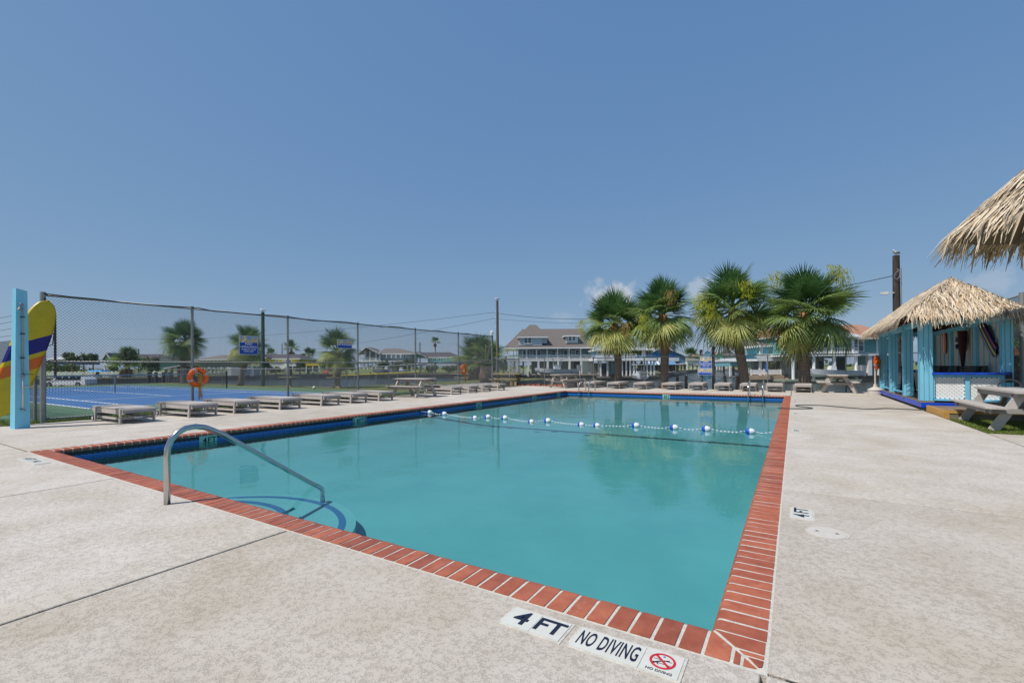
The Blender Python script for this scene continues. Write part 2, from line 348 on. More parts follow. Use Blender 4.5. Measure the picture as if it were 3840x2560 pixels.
# capping beam and fender piles along the far bulkhead
mb = MB()
for i in range(n-1): mb.beam(pts[i]+Vector((0,0,.06)), pts[i+1]+Vector((0,0,.06)), .6, .25)
struct(mb.build('bulkhead_cap', M_BULK))

# ------------------------------------------------------------------ deck of concrete slabs round the pool
BW = .225                                     # coping brick length
deck = struct(MB().box(-14.2, 9.5, -7, -.6, -.30, -.007).build('concrete_deck', M_JOINT))
mb = MB()
for r_ in [(-14.2,-9.45,-.6,22.5),(-9.45,.30,18.6,22.5),(.30,3.2,-.6,22.5),(3.2,9.5,-.6,8.8),(-9.45,.30,-.6,-.30)]: mb.box(r_[0],r_[1],r_[2],r_[3],-.30,-.007)
d2 = mb.build('joint_bed', M_JOINT, deck)
G = .011
def slab(x0, x1, y0, y1, c=.004):
    mb = MB(); z0, z1 = -.10, 0.0; x0 += G; x1 -= G; y0 += G; y1 -= G
    mb.hexa([(x0,y0,z0),(x1,y0,z0),(x1,y1,z0),(x0,y1,z0),(x0,y0,z1-c),(x1,y0,z1-c),(x1,y1,z1-c),(x0,y1,z1-c)])
    mb.hexa([(x0,y0,z1-c),(x1,y0,z1-c),(x1,y1,z1-c),(x0,y1,z1-c),(x0+c,y0+c,z1),(x1-c,y0+c,z1),(x1-c,y1-c,z1),(x0+c,y1-c,z1)])
    mb.f = [f for i, f in enumerate(mb.f) if i not in (1, 6)]; mb.m = mb.m[:len(mb.f)]
    mb.build('concrete_slab', M_DECK, deck)
xl, xr, yb, yt = PX0-BW, PX1+BW, PY0-BW, PY1+BW
xs = [-14.2,-12.0,xl]; ys = [-3.3,yb,2.9,6.04,9.18,12.4,15.5,yt,22.5]
for i in range(2):
    for j in range(len(ys)-1): slab(xs[i],xs[i+1],ys[j],ys[j+1])
    slab(xs[i],xs[i+1],-7,-3.3)
for a, bb in ((xl,-6.14),(-6.14,-2.91),(-2.91,xr)):
    slab(a,bb,-3.3,yb); slab(a,bb,-7,-3.3); slab(a,bb,yt,22.5)
for j in range(len(ys)-1):
    if ys[j] < 8: slab(xr,3.18,ys[j],ys[j+1])
    else: slab(xr,3.18,ys[j],ys[j+1])
slab(xr,3.18,-7,-3.3)
for a, bb in ((-7,-3.3),(-3.3,yb),(yb,2.9),(2.9,6.04),(6.04,8.8)): slab(3.18,6.3,a,bb); slab(6.3,9.5,a,bb)

# ------------------------------------------------------------------ the pool: basin, tiles, coping, steps, water
FLZ = -.56
bx0, bx1, by0, by1 = PX0-.02, PX1+.02, PY0-.02, PY1+.02
mb = MB(); zt = -.03
def floor_z(x, y):
    u = min(1, max(0, (y-1.2)/5.0)); u = u*u*(3-2*u); v = min(1, max(0, (x+7.6)/2.2))
    z = FLZ*v*(1-u)+(-.425)*(1-v*(1-u)); k = min(1, max(0, (x+8.7)/1.6)); return -.30*(1-k)+z*k if z < -.30 else z
gx = [bx0+(bx1-bx0)*i/18 for i in range(19)]; gy = [by0+(by1-by0)*j/36 for j in range(37)]
mb.add([(x,y,floor_z(x,y)) for y in gy for x in gx], [(j*19+i,j*19+i+1,(j+1)*19+i+1,(j+1)*19+i) for j in range(36) for i in range(18)])
for a, bb in (((bx0,by0),(bx1,by0)),((bx1,by0),(bx1,by1)),((bx1,by1),(bx0,by1)),((bx0,by1),(bx0,by0))): mb.quad((*a,FLZ),(*bb,FLZ),(*bb,zt),(*a,zt))
basin = struct(mb.build('pool_basin', M_PLAST))
mb = MB(); mb.add([(x,y,floor_z(x,y)+.006) for y in (8.14,8.30) for x in gx], [(i,i+1,20+i,19+i) for i in range(18)]); mb.build('floor_line', M_NAVYT, basin)
mb = MB(); g_ = .003   # grout backing for the waterline course
mb.box(bx0,bx0+g_,by0,by1,-.235,-.04); mb.box(bx0,bx1,by1-g_,by1,-.235,-.04); mb.box(bx1-g_,bx1,by0,by1,-.235,-.04); mb.box(bx0,bx1,by0,by0+g_,-.235,-.04)
mb.build('tile_grout', M_TGROUT, basin)
TW = .1524
tl = MB(); hw, zz0, zz1 = TW/2-.0025, -.086, .086; tl.hexa([(-hw,0,zz0),(hw,0,zz0),(hw,-.007,zz0),(-hw,-.007,zz0),(-hw,0,zz1),(hw,0,zz1),(hw,-.007,zz1),(-hw,-.007,zz1)]); tme = tl.mesh('waterline_tile', M_TILE)
skipL = [(1.98,2.31),(5.55,5.86),(10.79,11.1),(14.84,15.15),(17.26,17.57)]; skipF = [(-4.58,-4.27)]
nL = int((PY1-PY0)/TW); nF = int((PX1-PX0)/TW)
for i in range(nL):
    y = PY0+TW*(i+.5)
    if any(a-.02 < y < b_+.02 for a, b_ in skipL): continue
    place('waterline_tile', tme, basin, (bx0+g_,y,-.139), rz=R(90))
for i in range(nF):
    x = PX0+TW*(i+.5)
    if any(a-.02 < x < b_+.02 for a, b_ in skipF): continue
    place('waterline_tile', tme, basin, (x,by1-g_,-.139))
rest = MB()
for i in range(nL): y = PY0+TW*(i+.5); rest.box(bx1-g_-.007,bx1-g_,y-hw,y+hw,-.225,-.053)
for i in range(nF): x = PX0+TW*(i+.5); rest.box(x-hw,x+hw,by0+g_,by0+g_+.007,-.225,-.053)
stuff(rest.build('waterline_tiles_near_side', mat('plain_blue_tile', S(20,60,140), .15), basin))
# depth markers set into the waterline course
M_MARK = mat('marker_tile', S(214,214,206), .35, var=.06, scale=12, c2=S(200,198,186)); M_MARKW = mat('wall_marker_tile', S(150,196,186), .3, var=.05)
M_BLK = mat('black_print', S(20,22,26), .5, var=.05)
for n_, (y, tx) in enumerate(((2.135,'4 FT'),(5.70,'4 FT'),(10.94,'6 FT'),(14.99,'8 FT'),(17.40,'8 FT'))):
    o = tag(MB().box(-.155,.155,-.009,0,-.088,.088).build('depth_marker', M_MARKW, loc=(bx0+g_+.001,y,-.139), rz=R(90)), ['pale tile reading 4 FT on pool wall, nearest the handrail','pale tile reading 4 FT on pool wall, second from near corner','pale tile reading 6 FT on pool wall behind float rope','pale depth tile on left pool wall, second from far corner','pale depth tile on left pool wall, closest to far corner'][n_], 'depth marker', 'depth marker tiles')
    for k, xx in ((tx[0],-.06),(tx[2:],.065)): place('lettering', text_mesh(k, .15, M_BLK, .001, .012), o, (xx,-.0105,-.005), rot=(R(90),0,0))
o = tag(MB().box(-.155,.155,-.009,0,-.088,.088).build('depth_marker', M_MARKW, loc=(-4.425,by1-g_-.001,-.139)), 'pale depth tile on the far pool wall opposite the camera', 'depth marker', 'depth marker tiles')
for k, xx in (('8',-.06),('FT',.065)): place('lettering', text_mesh(k, .15, M_BLK, .001, .012), o, (xx,-.0105,-.005), rot=(R(90),0,0))
# coping
PIT = .1062; bw = .0885
def brick_mesh():
    mb = MB(); prof = [(BW,-.062),(BW,.004),(.032,.004),(.016,.000),(.005,-.010),(0,-.026),(0,-.044),(.008,-.056),(.02,-.062)]
    mb.prism(prof, -bw/2, bw/2, 'y'); return mb
bme = brick_mesh().mesh('coping_brick', M_BRICK, smooth=True)
mb = MB()
def bed(ax, sgn, edge, a0, a1, dz):      # mortar bed with the same nosing as the bricks, set back a little
    pr = [(BW+.014,-.07),(BW+.014,.0005),(.036,.0025),(.020,-.0005),(.0085,-.013),(.0035,-.028),(.0035,-.045),(.011,-.058),(.022,-.066)]
    pts = [(edge+sgn*d, z+dz) for d, z in pr]
    if ax == 'x': mb.prism([(p[0],p[1]) for p in pts], a0, a1, 'y')
    else: mb.prism([(p[0],p[1]) for p in pts], a0, a1, 'x')
bed('x', -1, PX0, yb-.014, yt+.014, 0); bed('x', 1, PX1, yb+.05, yt+.014, -.0006); bed('y', 1, PY1, xl, xr, -.0012); bed('y', -1, PY0, xl, xr+.014, -.0018)
coping = struct(mb.build('pool_coping', M_GROUT))
cands = []
def run(p0, p1, ang):
    d = Vector(p1)-Vector(p0); n = int(round(d.length/PIT)); d /= n
    for i in range(n): cands.append((Vector(p0)+d*(i+.5), ang))
run((PX1,PY0,0),(PX1,PY1,0),0); run((PX0,PY0,0),(PX1,PY0,0),R(-90)); run((PX0,PY0,0),(PX0,PY1,0),R(180)); run((PX0,PY1,0),(PX1,PY1,0),R(90))
cands.sort(key=lambda c: (c[0]-CAM).length)
for c, a in cands[:300]:
    jz = random.uniform(-.0015,.0015); place('coping_brick', bme, coping, (c.x,c.y,jz), rot=(random.uniform(-.004,.004),random.uniform(-.004,.004),a+random.uniform(-.008,.008)))
rs = MB(); bmv = brick_mesh()
for c, a in cands[300:]:
    ca, sa = math.cos(a), math.sin(a); jz = random.uniform(-.002,.002)
    rs.add([(c.x+x*ca-y*sa, c.y+x*sa+y*ca, z+jz) for x, y, z in bmv.v], bmv.f)
stuff(rs.build('coping_bricks_far_run', M_BRICK, coping, smooth=True))
def cpiece(poly):
    mb = MB(); cx = sum(p[0] for p in poly)/len(poly); cy_ = sum(p[1] for p in poly)/len(poly)
    mb.prism([(p[0]-cx,p[1]-cy_) for p in poly], -.062, .004); mb.build('coping_brick', M_BRICK, coping, loc=(cx,cy_,0))
q = BW-.003
for poly in ([(.006,-.02),(.006,-q),(.1,-q),(.1,-.112)],[(.116,-.128),(.116,-q),(.138,-q),(.138,-.150)],[(.152,-.166),(.152,-q),(.20,-q+.006)],
             [(.02,-.006),(q,-.006),(q,-.1),(.112,-.1)],[(.128,-.116),(q,-.116),(q,-.138),(.150,-.138)],[(.166,-.152),(q,-.152),(q-.004,-.195),(.207,-.203)]): cpiece(poly)
for cx, cy_, sx, sy in ((PX0,PY0,-1,-1),(PX0,PY1,-1,1),(PX1,PY1,1,1)):
    for poly in ([(.006,.02),(.006,q),(.1,q),(.1,.112)],[(.114,.126),(.114,q),(q-.012,q)],[(.02,.006),(q,.006),(q,.1),(.112,.1)],[(.126,.114),(q,.114),(q,q-.012)]):
        cpiece([(cx+sx*a, cy_+sy*b_) for a, b_ in poly])
# entry steps under water, half ellipses against the near wall, with a band of blue tile along each nosing
def halfell(cx, rx, ry, n=40): return [(cx+rx*math.cos(math.pi*i/n), by0+.02+ry*math.sin(math.pi*i/n)) for i in range(n+1)]
for nm, cx, rx, ry, zt_, zb in (('lower_step',-4.62,1.50,1.32,-.40,FLZ),('upper_step',-4.58,.95,.74,-.285,-.40)):
    s_ = MB().prism(halfell(cx,rx,ry), zb-.01, zt_).build(nm, M_STEPP, basin)
    A = halfell(cx,rx-.10,ry-.10); B_ = halfell(cx,rx-.17,ry-.17); k = MB()
    for i in range(40): k.hexa([(*B_[i],zt_-.01),(*A[i],zt_-.01),(*A[i+1],zt_-.01),(*B_[i+1],zt_-.01),(*B_[i],zt_+.004),(*A[i],zt_+.004),(*A[i+1],zt_+.004),(*B_[i+1],zt_+.004)])
    k.build('nosing_tiles', M_STEPT, s_)
mb = MB(); nx, ny = 40, 80
mb.quad((bx0,by0,WZ),(bx1,by0,WZ),(bx1,by1,WZ),(bx0,by1,WZ)); struct(mb.build('pool_water', M_WATER, fix=False))

# ------------------------------------------------------------------ tennis court
cz = -.05
court = struct(MB().box(-47,-15.3,-3,14.9,-.3,cz).build('tennis_court', M_CGREEN))
MB().box(-42.6,-18.8,3.15,12.35,cz,cz+.004).build('playing_surface', M_CBLUE, court)
mb = MB(); lw = .055; zl = cz+.008
for y in (3.2,4.4,11.1,12.3): mb.quad((-42.6,y-lw,zl),(-18.8,y-lw,zl),(-18.8,y+lw,zl),(-42.6,y+lw,zl))
for x in (-42.55,-18.85): mb.quad((x-lw,3.2,zl+.003),(x+lw,3.2,zl+.003),(x+lw,12.3,zl+.003),(x-lw,12.3,zl+.003))
for x in (-24.2,-37.2): mb.quad((x-lw,4.4,zl+.003),(x+lw,4.4,zl+.003),(x+lw,11.1,zl+.003),(x-lw,11.1,zl+.003))
mb.quad((-37.2,7.6-lw,zl+.005),(-24.2,7.6-lw,zl+.005),(-24.2,7.6+lw,zl+.005),(-37.2,7.6+lw,zl+.005))
mb.build('court_lines', M_WHITE, court)
# ------------------------------------------------------------------ pool furniture and fittings
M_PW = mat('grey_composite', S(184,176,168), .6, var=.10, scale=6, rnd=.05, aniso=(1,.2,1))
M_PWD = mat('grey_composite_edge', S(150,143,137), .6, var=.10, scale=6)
M_RUB = mat('black_rubber', S(30,30,32), .7, var=.2)
M_DARK = mat('dark_plastic', S(38,38,40), .5, var=.2)
M_LBL = mat('label_plate', S(206,206,204), .4, var=.05)
def lounger_parts():
    P = []
    def p(name, mb, m, **k): P.append((name, mb.mesh(name, m), k.get('sub'), k.get('loc')))
    for s in (-1, 1):
        p('side_rail', MB().prism([(-.10,.205),(-.13,.23),(-.13,.315),(1.60,.315),(1.66,.29),(1.66,.235),(1.60,.205)], s*.285-.016, s*.285+.016, 'y'), M_PW)
        p('leg', MB().beam((-.012,s*.318,0),(-.045,s*.318,.335),.032,.062,(1,0,0)), M_PW)
        p('leg', MB().beam((1.43,s*.318,0.0),(1.39,s*.318,.335),.032,.062,(1,0,0)), M_PW)
        p('stretcher', MB().box(-.02,1.43,s*.285-.012,s*.285+.012,.075,.125), M_PW)
    return P
def make_lounger(label, group):
    t = thing('sun_lounger', label, 'sun lounger', group=group)
    for n_, me, sub, loc in lounger_parts(): place(n_, me, t)
    MB().box(-.03,-.005,-.30,.30,.085,.145).build('front_crosspiece', M_PWD, t)
    MB().box(-.036,-.030,-.10,.06,.10,.142).build('label_plate', M_LBL, t)
    MB().box(1.40,1.425,-.30,.30,.12,.18).build('rear_crosspiece', M_PWD, t)
    MB().box(.45,1.30,-.22,.22,.175,.20).build('backrest_strut', M_DARK, t)
    sl = MB().box(-.046,.046,-.31,.31,-.011,.011).mesh('slat', M_PW)
    for i in range(17): place('slat', sl, t, (-.02+i*.1+(.012 if i > 9 else 0),0,.327+(0 if i <= 9 else .004)))
    for ang, x, z in ((R(-35),-.108,.309),(R(-80),-.146,.266)):
        place('slat', MB().box(-.03,.03,-.31,.31,-.011,.011).mesh('slat', M_PWD), t, (x,0,z), rot=(0,ang,0))
    for s in (-1, 1):
        w_ = MB().lathe([(.045,-.02),(.058,-.015),(.06,0),(.058,.015),(.045,.02)], 16).build('wheel', M_RUB, t, smooth=True); w_.location = (1.50,s*.33,.06); w_.rotation_euler = (R(90),0,0)
        MB().lathe([(.02,-.023),(.04,-.022),(.04,.022),(.02,.023)], 14).build('hub', M_WHITE, w_)
    return t
ord_ = ['first','second','third','fourth','fifth','sixth','seventh','eighth','ninth']
ya = [2.17,3.55,4.63,5.88,7.29,8.42,9.62]; yb2 = [13.72,15.02,16.12,17.5]
proto = make_lounger('grey slatted sun lounger closest to the blue shower post', 'sun loungers along the court fence')
proto.location = (-12.42, ya[0], 0); proto.rotation_euler = (0,0,R(180))
k_ = 0
lab_a = ['second sun lounger from the shower post, below the near life ring','third sun lounger from the shower post along the court fence','fourth sun lounger from the shower post along the court fence','third sun lounger before the picnic table, counting away from it','second sun lounger before the picnic table on the fence side','sun lounger directly before the picnic table on the fence side']
lab_b = ['sun lounger just beyond the picnic table on the fence side','second sun lounger beyond the picnic table, fence side','third sun lounger beyond the picnic table, fence side','last sun lounger beyond the picnic table, next to the concrete table']
for y, lb in list(zip(ya[1:], lab_a))+list(zip(yb2, lab_b)):
    o = dup(proto); o.location = (-12.45+random.uniform(-.05,.05), y, 0); o.rotation_euler = (0,0,R(180+random.uniform(-2.5,2.5))); o['label'] = lb
for i, x in enumerate((-9.23,-7.79,-6.38,-4.97,-3.71,-2.54,-1.47,-.42,.64)):
    o = dup(proto); o.location = (x, 21.22+random.uniform(-.06,.06)+(.3 if i == 0 else 0), 0); o.rotation_euler = (0,0,R(90+random.uniform(-2,2)))
    o['label'] = 'grey sun lounger facing the far pool edge, %s from the left of its row' % ord_[i]; o['group'] = 'sun loungers behind the far pool edge'

def picnic(label, loc, rz, L=1.85, m=None, md=None):
    m = m or M_PW; md = md or M_PWD; t = thing('picnic_table', label, 'picnic table', loc, rz, 'grey picnic tables')
    lx = L/2-.30
    for i in range(5):
        y = (i-2)*.146; cut = .10 if i in (0,4) else 0
        x = L/2; s = -1 if i == 0 else 1
        if cut: poly = [(-x,y-s*.071),(x,y-s*.071),(x,y-s*.0),(x-cut,y+s*.071),(-x+cut,y+s*.071),(-x,y)]
        else: poly = [(-x,y-.071),(x,y-.071),(x,y+.071),(-x,y+.071)]
        MB().prism(poly, .715, .752).build('top_board', m, t)
    for s in (-1, 1):
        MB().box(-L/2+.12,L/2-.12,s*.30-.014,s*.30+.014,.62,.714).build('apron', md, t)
        for k, y in enumerate((s*.535,s*.682)):
            x = L/2; out_ = (k == 1); cut = .09 if out_ else 0
            poly = [(-x,y-s*.071),(x,y-s*.071),(x,y+s*.0),(x-cut,y+s*.071),(-x+cut,y+s*.071),(-x,y)] if out_ else [(-x,y-.071),(x,y-.071),(x,y+.071),(-x,y+.071)]
            MB().prism(poly, .425, .460).build('seat_board', m, t)
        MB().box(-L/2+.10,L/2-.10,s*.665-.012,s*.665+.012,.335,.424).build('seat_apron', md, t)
        for e in (-1, 1):
            MB().beam((e*lx,s*.60,0),(e*lx,s*.20,.715),.05,.145,(0,1,0)).build('leg', m, t)
    for e in (-1, 1):
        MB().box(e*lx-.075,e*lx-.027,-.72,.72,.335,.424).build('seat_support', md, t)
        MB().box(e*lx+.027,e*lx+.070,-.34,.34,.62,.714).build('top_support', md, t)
    for e in (-1, 1): MB().beam((e*(lx-.08),0,.40),(e*(lx-.5),0,.70),.04,.08,(0,1,0)).build('brace', md, t)
    return t
picnic('grey picnic table between the sun loungers beside the court fence', (-13.05,11.8,0), R(2))
picnic('grey picnic table seen end-on behind the far right pool corner', (1.92,22.05,0), R(90), 1.75)
picnic('grey picnic table near the far left pool corner', (-10.75,21.5,0), R(72), 1.75)
picnic('large grey picnic table standing on grass beside the tiki hut', (4.12,10.75,-.06), R(90), 2.42)
# beige concrete table with two benches by the fence corner
M_CONC = mat('beige_concrete', S(176,158,120), .9, var=.15, scale=6, bump=.2)
t = thing('concrete_picnic_table', 'beige concrete table with benches beside the gull pole', 'picnic table', (-15.3,22.6,0), R(14))
MB().box(-.95,.95,-.40,.40,.70,.78).build('table_top', M_CONC, t)
for s in (-1, 1):
    MB().hexa([(s*.6-.09,-.22,0),(s*.6+.09,-.22,0),(s*.6+.09,.22,0),(s*.6-.09,.22,0),(s*.6-.07,-.14,.70),(s*.6+.07,-.14,.70),(s*.6+.07,.14,.70),(s*.6-.07,.14,.70)]).build('pedestal', M_CONC, t)
    b_ = MB().box(-.9,.9,s*.78-.15,s*.78+.15,.38,.45).build('bench_top', M_CONC, t)
    for e in (-1, 1): MB().box(e*.55-.08,e*.55+.08,s*.78-.11,s*.78+.11,0,.38).build('bench_foot', M_CONC, t)
for i, (x, y, lb) in enumerate(((-28.97,16.5,'small concrete pedestal table past the court gate'),(-24.4,16.9,'small concrete pedestal table left of the fence-side picnic table'))):
    t = thing('pedestal_table', lb, 'table', (x,y,-.07), 0, 'pedestal tables on the canal bank')
    MB().box(-.75,.75,-.35,.35,.62,.69).build('table_top', M_CONC, t); MB().lathe([(.26,0),(.22,.05),(.13,.12),(.12,.55),(.2,.62)], 12).build('pedestal', M_CONC, t)
# red edging stones at the far left corner of the deck
M_STONE = mat('red_stone', S(150,88,66), .9, var=.3, scale=3, rnd=.2, bump=.4)
for i in range(11):
    x = -14.9+i*.36; h_ = random.uniform(.10,.16)
    tag(MB().hexa([(-.16,-.11,0),(.16,-.13,0),(.15,.1,0),(-.15,.12,0),(-.13,-.09,h_),(.14,-.1,h_*.9),(.12,.08,h_),(-.13,.09,h_*.9)]).build('edging_stone', M_STONE, loc=(x,22.75+.05*math.sin(i*2.1),-.03), rz=random.uniform(-.3,.3)), 'rough red edging stone by the far left deck corner, %s from the left' % (['first','second','third','fourth','fifth','sixth','seventh','eighth','ninth','tenth','last'][i]), 'stone', 'red edging stones')

# ---- handrail, ladders
t = tag(MB().tube([(-4.48,-.39,-.06),(-4.48,-.39,.42),(-4.48,-.385,.50),(-4.48,-.36,.57),(-4.48,-.31,.63),(-4.48,-.24,.665),(-4.48,-.16,.672),(-4.48,-.08,.655),(-4.48,0,.615),(-4.48,.1,.555),(-4.50,1.05,-.12),(-4.51,1.17,-.195),(-4.51,1.22,-.235),(-4.515,1.235,-.28),(-4.515,1.235,-.40)], .026, 14).build('handrail', M_CHROME, smooth=2), 'curved stainless steel handrail leading down the pool steps', 'handrail')
def ladder(label, x, y0=PY1):
    t = thing('pool_ladder', label, 'ladder', (x,y0,0), 0, 'stainless pool ladders')
    for s in (-1, 1):
        MB().tube([(s*.25,.72,-.05),(s*.25,.72,.42),(s*.25,.70,.50),(s*.25,.63,.57),(s*.25,.52,.60),(s*.25,.38,.60),(s*.25,.20,.545),(s*.25,.02,.42),(s*.25,-.07,.30),(s*.25,-.10,.15),(s*.25,-.10,-.50)], .021, 10).build('rail', M_CHROME, t, smooth=2)
        MB().lathe([(.045,0),(.045,.012),(.03,.03)], 12, (s*.25,.72,.0)).build('escutcheon', M_CHROME, t)
    for z in (-.26,-.46): MB().box(-.25,.25,-.14,-.06,z,z+.02).build('tread', M_CHROME, t)
ladder('stainless pool ladder at the far left corner of the pool', -8.22)
ladder('stainless pool ladder at the far right corner of the pool', -.98)

# ---- float rope
t = thing('float_rope', 'rope of blue and white floats stretched across the pool', 'float rope', (0,0,0))
FL = [(-8.95,8.11,1),(-8.29,7.99,.95),(-7.02,7.74,.45),(-6.74,7.95,.9),(-6.19,7.94,1),(-5.26,7.71,.45),(-4.9,7.9,1),(-3.95,7.76,.5),(-3.57,7.78,.5),(-2.74,8.04,1),(-1.91,8.08,1),(-1.27,8.16,1),(-.44,8.16,1.05)]
M_FB = mat('float_blue', S(28,88,190), .35, var=.05); M_FW = mat('float_white', S(222,222,220), .4, var=.05); M_ROPE = mat('white_rope', S(210,214,216), .7, var=.15, scale=60)
pr = lambda r, h, n=6: [(max(.008, r*math.sin(math.pi/2*i/n)), h*(1-math.cos(math.pi/2*i/n))) for i in range(n+1)]
fb = MB().lathe([(max(.012,.068*math.sqrt(max(0,1-((i/7)**2)))), i*.088/7) for i in range(8)], 18)
fw_ = MB().lathe([(max(.012,.068*math.sqrt(max(0,1-((i/7)**2.4)))), i*.105/7) for i in range(8)], 18)
mfb = fb.mesh('blue_half', M_FB, smooth=True); mfw = fw_.mesh('white_half', M_FW, smooth=True)
pts_ = []
for x, y, f in FL:
    z = WZ+.030*f-.02*(1-f); fl = bpy.data.objects.new('float', mfw); col.objects.link(fl); fl.parent = t
    a_ = R(random.uniform(-6,6)); fl.location = (x,y,z); fl.rotation_euler = (0,R(90),a_); s_ = 1.0 if f > .7 else .92; fl.scale = (s_,s_,s_)
    place('blue_half', mfb, fl, (0,0,0), rot=(R(180),0,0)); pts_ += [(x-.11,y,z),(x+.12,y,z)]
pts_ = [(-9.13,7.95,-.10),(-9.08,8.05,-.12)]+pts_+[(-.25,8.1,-.15),(-.02,7.95,-.10)]
rp = MB()
for (a, b_) in zip(pts_[:-1], pts_[1:]):
    a = Vector(a); b_ = Vector(b_); d_ = (b_-a).length; n_ = max(2, int(d_/.075))
    for i in range(n_):
        u0, u1 = i/n_, (i+.72)/n_
        sag = lambda u: Vector((0,0,-.045*4*u*(1-u) if d_ > .3 else 0))+Vector((0,.03*math.sin(u*7),0))*(1 if d_ > .3 else 0)
        p0, p1 = a.lerp(b_,u0)+sag(u0), a.lerp(b_,u1)+sag(u1)
        p0.z = max(p0.z, WZ+.004); p1.z = max(p1.z, WZ+.004)
        mid_ = (p0+p1)/2; rp.tube([p0,mid_,p1], [.006,.0135,.006], 6)
rp.build('rope', M_ROPE, t, smooth=2)

# ---- deck markers
def deckmark(label, x0, x1, y0, y1, words, rot=0, n=2):
    cx, cy_ = (x0+x1)/2, (y0+y1)/2; t = thing('deck_marker', label, 'depth marker', (cx,cy_,0), rot, 'marker tiles set in the deck')
    w_, h_ = (x1-x0, y1-y0) if abs(math.sin(rot)) < .5 else (y1-y0, x1-x0)
    MB().box(-w_/2-.012,w_/2+.012,-h_/2-.012,h_/2+.012,-.002,.002+random.uniform(0,.0018)).build('mortar_edge', M_GROUT, t)
    for i in range(n):
        a, b_ = -w_/2+w_*i/n, -w_/2+w_*(i+1)/n; MB().box(a+.001,b_-.001,-h_/2,h_/2,0,.006).build('tile', M_MARK, t)
    for tx, x, y, sz, xs_, bo in words: place('lettering', text_mesh(tx, sz, M_TXT, .0006, bo, xs=xs_), t, (x,y,.0068))
    return t
deckmark('marker tiles reading 4 FT in the near deck beside the coping', -.865,-.56,-.462,-.31, [('4',-.075,0,.155,1.0,.022),('FT',.072,0,.145,.95,.022)])
deckmark('long marker tile reading NO DIVING in the near deck', -.51,-.21,-.46,-.308, [('NO DIVING',0,0,.150,.325,.014)], n=1)
t = deckmark('square marker tile with a red crossed-out diver symbol', -.206,-.056,-.456,-.304, [('NO DIVING',0,-.058,.021,.95,.01)], n=1)
M_RED = mat('red_print', S(196,34,52), .5, var=.04); M_BLP = mat('blue_print', S(60,120,180), .5)
rg = MB(); c0 = (0,.012)
A = [(c0[0]+.052*math.cos(2*math.pi*i/40), c0[1]+.052*math.sin(2*math.pi*i/40)) for i in range(40)]; B_ = [(c0[0]+.042*math.cos(2*math.pi*i/40), c0[1]+.042*math.sin(2*math.pi*i/40)) for i in range(40)]
for i in range(40): j = (i+1)%40; rg.quad((*A[i],.0076),(*A[j],.0076),(*B_[j],.0076),(*B_[i],.0076))
d_ = .044*math.sqrt(.5); rg.quad((-d_-.004,c0[1]+d_-.004,.0076),(-d_+.004,c0[1]+d_+.004,.0076),(d_+.004,c0[1]-d_+.004,.0076),(d_-.004,c0[1]-d_-.004,.0076))
rg.build('prohibition_ring', M_RED, t)
dv = MB()
for (a, b_, w_) in (((-.026,-.006),(.002,.016),.006),((.0,.014),(.026,.026),.005),((-.022,-.004),(-.012,-.016),.004),((.004,.018),(.010,-.002),.004)): dv.beam((*a,.0072),(*b_,.0072),w_,.0006)
for s in (-1,1): dv.beam((-.036,.012+s*.012-.006,.0072),(.036,.012+s*.012-.006,.0072),.0022,.0006)
dv.lathe([(.0055,0),(.0055,.0006)], 10, (-.03,-.010,.0068)); dv.build('diver_figure', M_TXT, t)
MB().lathe([(.005,0),(.005,.0006)], 8, (.0,.044,.0068)).build('drop', M_BLP, t)
deckmark('marker tiles reading 4 FT turned sideways in the right-hand deck', .31,.455,1.985,2.285, [('4',-.075,0,.15,1,.02),('FT',.07,0,.14,.95,.02)], rot=R(90))
deckmark('worn marker tiles in the left-hand deck near the handrail', -8.7,-7.95,-.47,-.33, [('4 FT',-.2,0,.13,1.1,.01),('NO',.12,0,.10,1.0,.0)], n=4)
deckmark('marker tiles in the right-hand deck beside the float rope end', .30,.44,7.45,7.92, [('5 FT',-.08,.0,.11,1,.01)], rot=R(90), n=3)
deckmark('marker tiles in the right-hand deck beside the hose', .30,.42,10.9,11.2, [('8 FT',0,0,.10,1,.01)], rot=R(90))
deckmark('marker tiles in the right-hand deck beyond the hose', .30,.42,14.9,15.2, [('8 FT',0,0,.10,1,.01)], rot=R(90))
deckmark('marker tiles in the right-hand deck closest to the far corner', .30,.42,15.75,16.05, [('8 FT',0,0,.10,1,.01)], rot=R(90))
M_LID = mat('cream_plastic', S(196,188,178), .6, var=.06, scale=10)
for x, y, lb in ((.53,1.72,'round cream skimmer lid in the right-hand deck, nearer one'),(.50,6.72,'round cream skimmer lid in the right-hand deck, farther one')):
    t = thing('skimmer_lid', lb, 'skimmer lid', (x,y,0), 0, 'skimmer lids')
    MB().lathe([(.132,-.003),(.132,.003),(.124,.003),(.122,.001)], 32).build('rim', M_LID, t); MB().lathe([(.118,-.002),(.118,.004),(.11,.006),(.0,.006)][:3], 32).build('cover', M_LID, t)
    for s in (-1,1): MB().prism([(s*.06-.016,-.008),(s*.06+.016,-.008),(s*.06,.016)], .0055, .0066).build('finger_hole', M_DARK, t)
